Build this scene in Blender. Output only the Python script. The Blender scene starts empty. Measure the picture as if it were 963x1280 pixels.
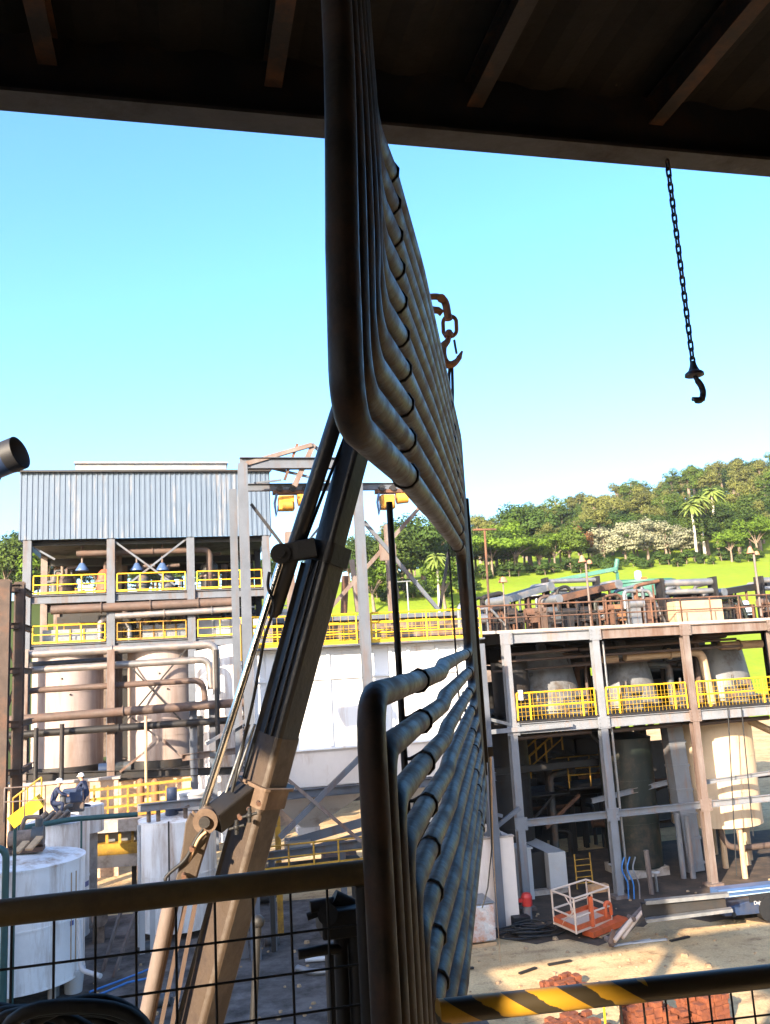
import bpy, bmesh, math, random
from mathutils import Vector, Matrix, Quaternion
random.seed(7)
S = bpy.context.scene
COL = S.collection
V = Vector
# ------------------------------------------------------------------ camera
FPX, CXP, CYP, EYE = 1080.0, 481.5, 640.0, 9.2
YAW, PITCH, ROLL = math.radians(13.5), math.radians(10.4), math.radians(-3.3)
CAM = V((0, 0, EYE))
FWD = V((math.sin(YAW)*math.cos(PITCH), math.cos(YAW)*math.cos(PITCH), math.sin(PITCH)))
_r0 = V((math.cos(YAW), -math.sin(YAW), 0)); _u0 = _r0.cross(FWD)
RGT = math.cos(ROLL)*_r0 + math.sin(ROLL)*_u0
UPV = -math.sin(ROLL)*_r0 + math.cos(ROLL)*_u0
cam = bpy.data.cameras.new('camera'); cam_o = bpy.data.objects.new('camera', cam); COL.objects.link(cam_o)
cam.sensor_fit = 'VERTICAL'; cam.sensor_height = 24; cam.sensor_width = 24*963/1280
cam.lens = FPX/1280*24; cam.clip_start = 0.05; cam.clip_end = 6000
m3 = Matrix((RGT, UPV, -FWD)).transposed()
cam_o.matrix_world = Matrix.Translation(CAM) @ m3.to_4x4()
S.camera = cam_o
S.render.resolution_x, S.render.resolution_y = 770, 1024

def ray(x, y): return FWD + (x-CXP)/FPX*RGT - (y-CYP)/FPX*UPV
def at(x, y, Y):
    d = ray(x, y); return CAM + d*(Y/d.y)
def on(x, y, Z=0.0):
    d = ray(x, y); return CAM + d*((Z-EYE)/d.z)
def dep(x, y, d): return CAM + ray(x, y)*d

# ------------------------------------------------------------------ world, sun, exposure
SUN_DIR = V((-1.678, -1.915, 1.0)).normalized()        # towards the sun
SUN_EL = math.asin(SUN_DIR.z)
w = bpy.data.worlds.new('World'); S.world = w; w.use_nodes = True
nt = w.node_tree; nt.nodes.clear()
sky = nt.nodes.new('ShaderNodeTexSky'); sky.sky_type = 'NISHITA'; sky.sun_disc = False
sky.sun_elevation = SUN_EL; sky.sun_rotation = math.atan2(SUN_DIR.x, SUN_DIR.y)
sky.air_density = 1.0; sky.dust_density = 2.6; sky.ozone_density = 3.2
bg = nt.nodes.new('ShaderNodeBackground'); bg.inputs[1].default_value = 0.15
wo = nt.nodes.new('ShaderNodeOutputWorld')
hsv = nt.nodes.new('ShaderNodeHueSaturation'); hsv.inputs['Saturation'].default_value = 1.2
nt.links.new(sky.outputs[0], hsv.inputs['Color']); nt.links.new(hsv.outputs[0], bg.inputs[0]); nt.links.new(bg.outputs[0], wo.inputs[0])
sl = bpy.data.lights.new('sun', 'SUN'); sl.energy = 4.8; sl.angle = math.radians(0.5); sl.color = (1.0, 0.83, 0.62)
so = bpy.data.objects.new('sun', sl); COL.objects.link(so)
so.rotation_euler = (-SUN_DIR).to_track_quat('-Z', 'Y').to_euler(); so.location = (-30, -30, 40)
S.view_settings.view_transform = 'Standard'; S.view_settings.look = 'None'
S.view_settings.exposure = 2.1; S.view_settings.gamma = 1.0

# ------------------------------------------------------------------ mesh builder
class MB:
    def __init__(s): s.v = []; s.f = []; s.sm = []
    def add(s, vs, fs, smooth=False):
        n = len(s.v); s.v += [V(p) for p in vs]
        for f in fs: s.f.append([i+n for i in f]); s.sm.append(smooth)
        return s
    def poly(s, *pts): return s.add(pts, [list(range(len(pts)))])
    def span(s, x0, x1, y0, y1, z0, z1):
        return s.add([(x0,y0,z0),(x1,y0,z0),(x1,y1,z0),(x0,y1,z0),(x0,y0,z1),(x1,y0,z1),(x1,y1,z1),(x0,y1,z1)],
            [[3,2,1,0],[4,5,6,7],[0,1,5,4],[1,2,6,5],[2,3,7,6],[3,0,4,7]])
    def box(s, c, sz, R=None):
        c = V(c); vs = []
        for z in (-.5,.5):
            for x, y in ((-.5,-.5),(.5,-.5),(.5,.5),(-.5,.5)):
                p = V((x*sz[0], y*sz[1], z*sz[2])); vs.append(c + (R @ p if R else p))
        return s.add(vs, [[3,2,1,0],[4,5,6,7],[0,1,5,4],[1,2,6,5],[2,3,7,6],[3,0,4,7]])
    def frame(s, p, q, up=(0,0,1)):
        d = (V(q)-V(p)); d.normalize(); up = V(up)
        if abs(d.dot(up)) > .98: up = V((0,1,0))
        sd = d.cross(up).normalized(); u = sd.cross(d).normalized()
        return d, sd, u
    def profile(s, p, q, prof, up=(0,0,1), smooth=False):
        # prof: closed list of (side, up) points, extruded from p to q
        p, q = V(p), V(q); d, sd, u = s.frame(p, q, up); n = len(prof)
        vs = [p + sd*a + u*b for a, b in prof] + [q + sd*a + u*b for a, b in prof]
        s.add(vs, [[i, (i+1) % n, n+(i+1) % n, n+i] for i in range(n)], smooth)
        s.add(vs, [list(range(n))[::-1], list(range(n, 2*n))]); return s
    def bar(s, p, q, w, h, up=(0,0,1)):
        a, b = w/2, h/2
        return s.profile(p, q, [(-a,-b),(a,-b),(a,b),(-a,b)], up)
    def ibeam(s, p, q, w, h, t=.02, up=(0,0,1)):
        d, sd, u = s.frame(p, q, up)
        s.bar(V(p)+u*(h/2-t/2), V(q)+u*(h/2-t/2), w, t, up); s.bar(V(p)-u*(h/2-t/2), V(q)-u*(h/2-t/2), w, t, up)
        return s.bar(p, q, t, h-2*t-.002, up)
    def tube(s, pts, r, n=10, caps=True, closed=False):
        pts = [V(p) for p in pts]; N = len(pts); rs = r if isinstance(r, (list, tuple)) else [r]*N
        tang = []
        for i in range(N):
            a = pts[i-1] if (i or closed) else pts[0]; b = pts[(i+1) % N] if (i < N-1 or closed) else pts[-1]
            tang.append((b-a).normalized() if (b-a).length > 1e-9 else V((0,0,1)))
        t0 = tang[0]; u = t0.orthogonal().normalized(); vs = []
        for i in range(N):
            if i:
                ax = tang[i-1].cross(tang[i])
                if ax.length > 1e-7: u = Quaternion(ax.normalized(), tang[i-1].angle(tang[i])) @ u
            u = (u - tang[i]*u.dot(tang[i])).normalized(); w_ = tang[i].cross(u)
            for k in range(n):
                a = 2*math.pi*k/n; vs.append(pts[i] + (u*math.cos(a)+w_*math.sin(a))*rs[i])
        fs = []
        for i in range(N if closed else N-1):
            j = (i+1) % N
            for k in range(n): fs.append([i*n+k, i*n+(k+1) % n, j*n+(k+1) % n, j*n+k])
        s.add(vs, fs, True)
        if caps and not closed:
            s.add(vs[:n], [list(range(n))[::-1]]); s.add(vs[-n:], [list(range(n))])
        return s
    def cyl(s, p, q, r0, r1=None, n=24): return s.tube([p, q], [r0, r0 if r1 is None else r1], n)
    def lathe(s, prof, c=(0,0,0), n=32, smooth=True, a0=0, a1=None):
        c = V(c); vs = []; m = len(prof)
        for k in range(n):
            a = 2*math.pi*k/n
            for r, z in prof: vs.append(c + V((r*math.cos(a), r*math.sin(a), z)))
        fs = []
        for k in range(n):
            for i in range(m-1): fs.append([k*m+i, ((k+1) % n)*m+i, ((k+1) % n)*m+i+1, k*m+i+1])
        # flat shading between rings is avoided by splitting at each profile step
        for i in range(m-1):
            vv = []
            for k in range(n):
                a = 2*math.pi*k/n
                for r, z in (prof[i], prof[i+1]): vv.append(c + V((r*math.cos(a), r*math.sin(a), z)))
            s.add(vv, [[2*k, 2*((k+1) % n), 2*((k+1) % n)+1, 2*k+1] for k in range(n)], smooth)
        return s
    def ball(s, c, r, n=12, sc=(1,1,1)):
        m = n//2+1; prof = [(math.sin(math.pi*i/m), -math.cos(math.pi*i/m)) for i in range(m+1)]
        vs = []; c = V(c)
        for k in range(n):
            a = 2*math.pi*k/n
            for rr, z in prof: vs.append(c + V((rr*r*sc[0]*math.cos(a), rr*r*sc[1]*math.sin(a), z*r*sc[2])))
        M = m+1
        return s.add(vs, [[k*M+i, ((k+1) % n)*M+i, ((k+1) % n)*M+i+1, k*M+i+1] for k in range(n) for i in range(m)], True)
    def build(s, name, mat, parent=None, bevel=0, origin=None):
        o0 = V(parent['_w']) if parent else (V(origin) if origin else (s.base() if s.v else V((0,0,0))))
        me = bpy.data.meshes.new(name); me.from_pydata([tuple(p-o0) for p in s.v], [], s.f)
        me.polygons.foreach_set('use_smooth', s.sm); me.materials.append(mat); me.update()
        o = bpy.data.objects.new(name, me); COL.objects.link(o)
        if parent: o.parent = parent
        else: o.location = o0
        o['_w'] = tuple(o0)
        if bevel:
            b = o.modifiers.new('bevel', 'BEVEL'); b.width = bevel; b.segments = 2; b.limit_method = 'ANGLE'; b.angle_limit = .6
        return o
    def base(s):
        xs = [p.x for p in s.v]; ys = [p.y for p in s.v]; zs = [p.z for p in s.v]
        return V(((min(xs)+max(xs))/2, (min(ys)+max(ys))/2, min(zs)))

def tag(o, label=None, cat=None, group=None, kind=None):
    if label: o['label'] = label
    if cat: o['category'] = cat
    if group: o['group'] = group
    if kind: o['kind'] = kind
    return o
def thing(name, label, cat, loc, group=None):
    o = bpy.data.objects.new(name, None); COL.objects.link(o); o.location = loc; o['_w'] = tuple(loc)
    o.empty_display_size = .1
    return tag(o, label, cat, group)
def dup(o, loc, rotz=0, label=None, scale=None, parent=None):
    c = o.copy(); COL.objects.link(c)
    if parent is None:
        c.location = loc; c.rotation_euler = (0, 0, rotz)
        if scale: c.scale = scale
    else: c.parent = parent
    if label: c['label'] = label
    for ch in [k for k in list(o.children)]: dup(ch, None, 0, None, None, c)
    return c
def arc(c, p, q, n=6):      # rounded corner points from p to q around corner c
    c, p, q = V(c), V(p), V(q)
    return [p*(1-t)**2 + c*2*t*(1-t) + q*t*t for t in [i/n for i in range(n+1)]]
def bent(pts, r, n=6):      # polyline with rounded corners
    pts = [V(p) for p in pts]; out = [pts[0]]
    for i in range(1, len(pts)-1):
        a = (pts[i-1]-pts[i]); b = (pts[i+1]-pts[i]); ra = min(r, a.length*.49); rb = min(r, b.length*.49)
        out += arc(pts[i], pts[i]+a.normalized()*ra, pts[i]+b.normalized()*rb, n)
    return out + [pts[-1]]

# ------------------------------------------------------------------ materials
def mat(name, col, rough=.6, metal=0.0, var=.25, scale=2.0, dirt=None, damt=.35, streak=None, bump=.15, spec=.4, dscale=1.3, bscale=30):
    m = bpy.data.materials.new(name); m.use_nodes = True; t = m.node_tree; N = t.nodes; L = t.links
    b = N['Principled BSDF']; b.inputs['Roughness'].default_value = rough; b.inputs['Metallic'].default_value = metal
    b.inputs['Specular IOR Level'].default_value = spec
    tc = N.new('ShaderNodeNewGeometry')
    nz = N.new('ShaderNodeTexNoise'); nz.inputs['Scale'].default_value = scale; nz.inputs['Detail'].default_value = 6; nz.inputs['Roughness'].default_value = .65
    L.new(tc.outputs['Position'], nz.inputs['Vector'])
    r = N.new('ShaderNodeValToRGB'); r.color_ramp.elements[0].position = .3; r.color_ramp.elements[1].position = .7
    r.color_ramp.elements[0].color = (*[c*(1-var) for c in col], 1); r.color_ramp.elements[1].color = (*[min(1, c*(1+var*.7)) for c in col], 1)
    L.new(nz.outputs[0], r.inputs[0]); out = r.outputs[0]
    if dirt:
        n2 = N.new('ShaderNodeTexNoise'); n2.inputs['Scale'].default_value = dscale; n2.inputs['Detail'].default_value = 9; n2.inputs['Roughness'].default_value = .7
        if streak:
            mp = N.new('ShaderNodeMapping'); mp.inputs['Scale'].default_value = (streak, streak, .12*streak); L.new(tc.outputs['Position'], mp.inputs[0]); L.new(mp.outputs[0], n2.inputs['Vector'])
        else: L.new(tc.outputs['Position'], n2.inputs['Vector'])
        r2 = N.new('ShaderNodeValToRGB'); r2.color_ramp.elements[0].position = .62-damt*.45; r2.color_ramp.elements[1].position = .80-damt*.35
        L.new(n2.outputs[0], r2.inputs[0])
        mx = N.new('ShaderNodeMix'); mx.data_type = 'RGBA'; L.new(r2.outputs[0], mx.inputs[0]); L.new(out, mx.inputs[6]); mx.inputs[7].default_value = (*dirt, 1); out = mx.outputs[2]
        mr = N.new('ShaderNodeMapRange'); mr.inputs[3].default_value = rough; mr.inputs[4].default_value = min(1, rough+.3); L.new(r2.outputs[0], mr.inputs[0]); L.new(mr.outputs[0], b.inputs['Roughness'])
        if metal:
            mm = N.new('ShaderNodeMapRange'); mm.inputs[3].default_value = metal; mm.inputs[4].default_value = metal*.2; L.new(r2.outputs[0], mm.inputs[0]); L.new(mm.outputs[0], b.inputs['Metallic'])
    L.new(out, b.inputs['Base Color'])
    if bump:
        n3 = N.new('ShaderNodeTexNoise'); n3.inputs['Scale'].default_value = bscale; n3.inputs['Detail'].default_value = 5; L.new(tc.outputs['Position'], n3.inputs['Vector'])
        bp = N.new('ShaderNodeBump'); bp.inputs['Strength'].default_value = bump; bp.inputs['Distance'].default_value = .02
        L.new(n3.outputs[0], bp.inputs['Height']); L.new(bp.outputs[0], b.inputs['Normal'])
    return m
RUST = (.16, .065, .03)
STEEL_BLUE = mat('grey_blue_steel_paint', (.150,.160,.180), .55, 0, .15, 1.5, (.20,.12,.08), .22, 2.0)
STEEL_FAR = mat('far_grey_blue_steel', (.080,.092,.115), .6, 0, .2, 1.2, (.10,.065,.05), .25, 1.5)
STEEL_RUST = mat('rusting_grey_steel', (.15,.125,.115), .7, 0, .3, 1.5, (.10,.06,.045), .45, 1.5)
RUSTED = mat('brown_rusted_steel', (.075,.042,.030), .85, 0, .4, 3, (.15,.07,.04), .35)
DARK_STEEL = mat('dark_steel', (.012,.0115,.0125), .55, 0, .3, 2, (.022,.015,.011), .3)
BLACK = mat('black_rubber', (.012,.012,.013), .6, 0, .2, 6)
BLACK_SHADE_PAINT = mat('black_and_shade_boom_paint', (.011,.013,.018), .38, 0, .25, 3, (.03,.02,.014), .3, spec=.4)
CREAM_PAINT = mat('worn_cream_boom_paint', (.078,.055,.038), .42, 0, .45, 3, (.032,.020,.014), .58, spec=.5, dscale=3)
YELLOW = mat('yellow_safety_paint', (.62,.36,.010), .5, 0, .15, 3, (.35,.17,.03), .2)
GRIMY_YELLOW = mat('grimy_yellow_paint', (.12,.078,.024), .55, 0, .3, 9, (.03,.02,.012), .4)
YELLOW_DARK = mat('weathered_yellow_paint', (.34,.19,.02), .55, 0, .25, 6, (.10,.055,.02), .35)
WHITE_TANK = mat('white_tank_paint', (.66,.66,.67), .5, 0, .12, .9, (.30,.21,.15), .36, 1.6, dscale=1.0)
SILO_WHITE = mat('white_silo_paint', (.70,.70,.71), .5, 0, .05, .8, (.45,.33,.25), .13, 1.2)
SILO_LOW = mat('bounce_warm_hopper_paint', (.72,.66,.62), .6, 0, .1, .8, (.45,.32,.25), .2, .9)  # warmer than the walls, putting bounced ground light into the colour
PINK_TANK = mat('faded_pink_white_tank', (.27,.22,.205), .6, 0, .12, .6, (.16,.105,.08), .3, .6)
TAN_TANK = mat('tan_tank_paint', (.50,.38,.26), .5, 0, .1, .7, (.36,.22,.13), .22, 1.0)
GREEN_TANK = mat('dark_green_tank', (.008,.013,.010), .5, 0, .25, 1, (.07,.045,.03), .3)
TEAL = mat('teal_green_paint', (.028,.115,.09), .5, 0, .15, 1, (.10,.16,.12), .25)
GALV = mat('galvanised_steel', (.20,.21,.225), .42, .6, .2, 4, (.25,.20,.17), .25)
PIPE_SILVER = mat('lagged_silver_pipe', (.22,.21,.205), .4, .6, .15, 2, (.22,.15,.12), .3)
PIPE_BROWN = mat('oxidised_brown_pipe', (.085,.060,.050), .6, .2, .3, 2, (.10,.06,.045), .4)
PIPE_TAN = mat('tan_pipe_paint', (.38,.265,.165), .5, 0, .12, 2, (.30,.17,.10), .25)
CHROME = mat('chrome_rod', (.75,.74,.72), .12, 1.0, .05, 2, bump=0)
TUBE = mat('mill_scale_boiler_tube', (.024,.0185,.0145), .50, .10, .45, 9, (.060,.034,.022), .42, dscale=10, bump=.10, bscale=45, spec=.32)
CHAIN_M = mat('dark_chain_steel', (.055,.06,.07), .5, .6, .3, 20, RUST, .25, dscale=20)
HOOK_M = mat('rusty_hook_steel', (.28,.13,.06), .6, .3, .3, 20, (.10,.06,.04), .4, dscale=20)
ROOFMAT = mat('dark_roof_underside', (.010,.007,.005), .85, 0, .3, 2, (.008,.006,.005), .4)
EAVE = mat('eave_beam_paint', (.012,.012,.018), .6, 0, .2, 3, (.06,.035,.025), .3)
CONCRETE = mat('concrete', (.34,.30,.27), .85, 0, .2, 1.2, (.17,.13,.10), .35)
WHITEWASH = mat('whitewashed_wall', (.55,.49,.45), .75, 0, .08, 1, (.44,.34,.28), .22, 1.0)
CAB_WHITE = mat('white_cabinet_paint', (.38,.38,.39), .5, 0, .08, 2, (.4,.35,.3), .2)
ORANGE = mat('orange_lift_paint', (.50,.095,.03), .45, 0, .15, 4, (.25,.08,.03), .25)
PALE_RAIL = mat('pale_lift_rail_paint', (.55,.42,.33), .45, 0, .1, 4)
BLUE_MACH = mat('blue_machine_paint', (.020,.036,.080), .4, 0, .2, 2, (.05,.05,.06), .3)
PALE_BLUE = mat('pale_blue_paint', (.30,.42,.52), .5, 0, .15, 2)
TOWER_BROWN = mat('dark_brown_tower_steel', (.055,.038,.030), .8, 0, .35, 2, (.11,.06,.04), .3)
BRICK = mat('red_clay_brick', (.17,.050,.020), .85, 0, .4, 5, (.10,.03,.018), .4, dscale=4)
RED = mat('red_paint', (.42,.03,.025), .45, 0, .15, 4)
BLUE_HOSE = mat('blue_hose', (.03,.14,.38), .45, 0, .1, 4)
CLOTH_NAVY = mat('navy_workwear', (.025,.035,.075), .9, 0, .3, 14)
SKIN = mat('skin', (.36,.19,.12), .6, 0, .1, 10, bump=0)
HELMET = mat('white_helmet', (.75,.75,.72), .35, 0, .03, 4, bump=0)
WRAP = mat('silver_wrap', (.55,.56,.58), .25, .3, .2, 5, (.40,.16,.07), .42, dscale=2.2, bump=.6, bscale=9)
MOTOR_GREY = mat('grey_motor_paint', (.05,.058,.066), .5, 0, .25, 5, (.12,.07,.045), .3)
MOTOR_BROWN = mat('dusty_pump_metal', (.20,.15,.12), .7, .1, .35, 6, (.07,.05,.04), .4)
DK_GREEN_PIPE = mat('dark_green_pipe', (.02,.06,.06), .45, 0, .2, 4)
BLUE_BAND = mat('blue_band_paint', (.07,.09,.24), .5, 0, .15, 6)
LAMP_MAT = mat('blue_lamp_housing', (.05,.09,.20), .4, 0, .1, 4)
WOOD = mat('raw_timber', (.42,.27,.15), .8, 0, .25, 5)
# ================================================================== SETTING: ground, hill, yard
def smooth(a, b, x):
    t = max(0, min(1, (x-a)/(b-a))); return t*t*(3-2*t)
def terrain(x, y):
    z = 27*smooth(98, 200, y + .10*x) + .02*max(0, y-200)
    z += 52*math.exp(-(((x-300)/120)**2*.5 + ((y-350)/110)**2*.5))*smooth(150, 230, y)
    z += 10*math.exp(-(((x-60)/130)**2*.5 + ((y-420)/120)**2*.5))
    if y < 60: z = 0
    return z
def ground_mat():
    m = bpy.data.materials.new('earth_and_lawn'); m.use_nodes = True; t = m.node_tree; N = t.nodes; L = t.links
    b = N['Principled BSDF']; b.inputs['Roughness'].default_value = .95; b.inputs['Specular IOR Level'].default_value = .1
    g = N.new('ShaderNodeNewGeometry'); sp = N.new('ShaderNodeSeparateXYZ'); L.new(g.outputs['Position'], sp.inputs[0])
    def noise(s, d=8, rg=.65):
        n = N.new('ShaderNodeTexNoise'); n.inputs['Scale'].default_value = s; n.inputs['Detail'].default_value = d; n.inputs['Roughness'].default_value = rg
        L.new(g.outputs['Position'], n.inputs['Vector']); return n.outputs[0]
    def ramp(i, stops):
        r = N.new('ShaderNodeValToRGB'); e = r.color_ramp.elements
        while len(e) < len(stops): e.new(.5)
        for k, (p, c) in enumerate(stops): e[k].position = p; e[k].color = (*c, 1)
        L.new(i, r.inputs[0]); return r.outputs[0]
    def mix(f, a, c):
        x = N.new('ShaderNodeMix'); x.data_type = 'RGBA'; L.new(f, x.inputs[0])
        for k, s in ((6, a), (7, c)):
            if isinstance(s, tuple): x.inputs[k].default_value = (*s, 1)
            else: L.new(s, x.inputs[k])
        return x.outputs[2]
    dirt = ramp(noise(.35), [(.3, (.36,.235,.12)), (.55, (.52,.375,.205)), (.75, (.60,.45,.26))])
    spots = ramp(noise(1.7, 10, .75), [(.53, (0,0,0)), (.70, (1,1,1))])
    dirt = mix(spots, dirt, (.15,.085,.05))
    w_ = N.new('ShaderNodeTexWave'); w_.inputs['Scale'].default_value = .16; w_.inputs['Distortion'].default_value = 7; w_.inputs['Detail'].default_value = 3; w_.inputs['Detail Scale'].default_value = .6; w_.bands_direction = 'Y'
    L.new(g.outputs['Position'], w_.inputs['Vector'])
    tr = N.new('ShaderNodeMath'); tr.operation = 'MULTIPLY'; L.new(ramp(w_.outputs['Fac'], [(.9, (0,0,0)), (1.0, (.5,.5,.5))]), tr.inputs[0]); L.new(ramp(noise(.5), [(.45, (0,0,0)), (.6, (1,1,1))]), tr.inputs[1])
    dirt = mix(tr.outputs[0], dirt, (.20,.12,.075))
    grain = ramp(noise(14, 6, .8), [(.35, (.72,.70,.68)), (.65, (1.12,1.12,1.12))])
    mm = N.new('ShaderNodeMix'); mm.data_type = 'RGBA'; mm.blend_type = 'MULTIPLY'; mm.inputs[0].default_value = 1; L.new(dirt, mm.inputs[6]); L.new(grain, mm.inputs[7]); dirt = mm.outputs[2]
    gr2 = ramp(noise(.9, 9, .8), [(.4, (0,0,0)), (.75, (.8,.8,.8))])
    grass = ramp(noise(.05, 10, .7), [(.3, (.115,.185,.012)), (.6, (.175,.235,.016)), (.8, (.235,.255,.028))])
    grass = mix(gr2, grass, (.10,.13,.018))
    sc_ = N.new('ShaderNodeMapRange'); sc_.inputs[1].default_value = 8; sc_.inputs[2].default_value = 26; L.new(sp.outputs[0], sc_.inputs[0]); grass = mix(sc_.outputs[0], (.035,.05,.014), grass)
    mr = N.new('ShaderNodeMath'); mr.operation = 'GREATER_THAN'; mr.inputs[1].default_value = .6; L.new(sp.outputs[2], mr.inputs[0])
    L.new(mix(mr.outputs[0], dirt, grass), b.inputs['Base Color'])
    bp = N.new('ShaderNodeBump'); bp.inputs['Strength'].default_value = .5; bp.inputs['Distance'].default_value = .08
    L.new(noise(2.5, 10, .7), bp.inputs['Height']); L.new(bp.outputs[0], b.inputs['Normal'])
    return m
gm = MB(); xs = []; ys = []
x = -60.0
xs = [-1500, -900, -500, -300, -200, -150] + [-120+8*i for i in range(0, 80)] + [560, 640, 800, 1100, 1600]
ys = [-300, -100, -40, 0, 20, 40, 60, 80, 90] + [95+6*i for i in range(0, 60)] + [470, 520, 600, 750, 1000, 1600, 2600]
vs = [(x, y, terrain(x, y) if -320 < x < 900 else terrain(max(-320, min(900, x)), y)) for y in ys for x in xs]
nx = len(xs); gm.add(vs, [[j*nx+i, j*nx+i+1, (j+1)*nx+i+1, (j+1)*nx+i] for j in range(len(ys)-1) for i in range(nx-1)], True)
g = gm.build('ground', ground_mat(), origin=(0,0,0)); tag(g, kind='structure')
# worn concrete apron under the left tanks
ap = MB(); ap.poly((-22, 18, .004), (7.4, 18, .004), (7.8, 27, .004), (7.6, 38, .004), (-22, 42, .004))
apm = mat('damp_concrete_yard', (.105,.093,.088), .7, 0, .45, .5, (.03,.025,.022), .5, dscale=.8, bump=.4, bscale=5)
tag(ap.build('concrete_yard', apm, origin=(0,0,0)), kind='structure')
rd = MB(); rd.poly((-60, 84, .006), (200, 84, .006), (200, 91, .006), (-60, 91, .006))
tag(rd.build('road', mat('asphalt', (.06,.058,.056), .9, 0, .2, 1), origin=(0,0,0)), kind='structure')


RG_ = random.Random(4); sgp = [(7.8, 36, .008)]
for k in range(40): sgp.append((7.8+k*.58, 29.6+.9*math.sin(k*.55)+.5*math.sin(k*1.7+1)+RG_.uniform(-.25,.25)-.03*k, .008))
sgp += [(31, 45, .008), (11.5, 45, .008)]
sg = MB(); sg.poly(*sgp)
tag(sg.build('shade_dark_earth', mat('shade_toned_earth', (.045,.031,.022), .9, 0, .45, 1.2, (.10,.066,.043), .35), origin=(0,0,0)), kind='structure')  # dark sheet laid to deepen the shade on the ground by colour

RS_ = random.Random(8); st_ = MB()
for k in range(300):
    x, y = RS_.uniform(-4, 24), RS_.uniform(21.5, 33)
    r = RS_.choice([.03, .04, .05, .07, .1])*RS_.uniform(.7, 1.3); p = V((x, y, r*.3)); vs = []
    for z, q in ((-r*.3, 1), (r*.5, .7)):
        for a in range(5): vs.append(p+V((math.cos(a*1.257+k)*r*q*RS_.uniform(.7, 1.2), math.sin(a*1.257+k)*r*q*RS_.uniform(.7, 1.2), z)))
    st_.add(vs, [[a, (a+1) % 5, 5+(a+1) % 5, 5+a] for a in range(5)]+[[5,6,7,8,9]])
tag(st_.build('loose_stones', mat('stone_rubble', (.30,.205,.12), .9, 0, .4, 3)), 'loose stones and rubble scattered over the yard', 'stones', kind='stuff')
# ================================================================== NEAR: the open mill building we stand in
INNER = mat('dark_inner_wall', (.05,.042,.038), .85, 0, .25, 2)  # dark brown grey for the walls behind the camera
bl = thing('mill_building', 'dark steel roof canopy of the open mill building along the top of the picture', 'building', (0, 0, 7.4))
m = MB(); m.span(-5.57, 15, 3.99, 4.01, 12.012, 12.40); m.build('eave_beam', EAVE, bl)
m = MB(); m.span(-5.57, 15, 3.92, 4.08, 11.99, 12.009); m.build('eave_flange', mat('lit_eave_flange_paint', (.050,.047,.050), .6, 0, .25, 4, (.03,.022,.018), .3), bl)  # flange colour lightened to stand in for front light on it
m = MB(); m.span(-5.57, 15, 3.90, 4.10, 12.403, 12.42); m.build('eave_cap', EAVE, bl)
m = MB()                                                   # profiled roof sheet, ribs along Y
n = int(20.5/.1); top = []
vs = []; 
for i in range(n+1):
    x = -5.57+i*.1; z = 12.345 + (.03 if i % 4 in (1, 2) else 0); vs += [(x, -7.0, z), (x, 3.9895, z), (x, -7.0, z+.03), (x, 3.9895, z+.03)]
fs = []
for i in range(n):
    a = 4*i; fs += [[a, a+1, a+5, a+4], [a+2, a+6, a+7, a+3]]
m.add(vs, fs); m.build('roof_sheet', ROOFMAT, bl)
for k in range(-4, 12):
    x = .49 + 1.09*k
    if x < -5.4 or x > 14.8: continue
    m = MB(); m.ibeam((x, -6.9, 12.255), (x, 3.96, 12.255), .09, .16, .01); m.build('rafter', mat('rafter_paint', (.026,.018,.014), .7, 0, .25, 4, RUST, .3) if k == -4 else bpy.data.materials['rafter_paint'], bl)
m = MB(); m.span(-4.6, -1.70, -1.05, -1.0, 7.55, 12.2); m.build('shade_panel', INNER, bl)  # unseen panel, added to shade the coil legs and left rail
m = MB(); m.span(-1.72, 15, -6.6, -6.5, 7.55, 12.2); m.build('back_wall', INNER, bl)
m = MB(); m.span(-1.80, -1.75, -6.49, -1.65, 7.55, 12.2); m.build('shade_panel', INNER, bl)  # second unseen panel, added to keep light off the coil
m = MB(); m.span(14.8, 14.9, -6.49, 3.4, 7.55, 12.2); m.build('side_wall', INNER, bl)
for x, y in ((-5.3, 3.6), (-5.3, -6.6), (14.6, 3.6), (14.6, -6.6)):
    m = MB(); m.ibeam((x, y, 0), (x, y, 12.1), .3, .3, .02, (0,1,0)); m.build('column', DARK_STEEL, bl)
m = MB(); m.span(-5.0, 15, -6.8, .9, 7.45, 7.55); m.build('floor', DARK_STEEL, bl)
# unseen block left of frame, added to shade the left yard
nb = thing('yard_shade_block', 'unseen block added left of the yard to cast shade on it', 'building', (-24, 0, 0))
m = MB(); m.span(-40, -12.5, -16, 17, 0, 12.3); m.build('wall', mat('shade_block_wall', (.4,.3,.24), .85, 0, .15, .6), nb)
m = MB(); m.span(-40.3, -12.2, -16.3, 17.3, 12.31, 12.6); m.build('roof', GALV, nb)  # top of the added shade block
m = MB(); m.span(-40, -5.6, 3.45, 3.9, 12.45, 21.5); m.build('shade_wall', GALV, nb)  # thin unseen wall hung overhead, added to shade the middle ground

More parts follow.
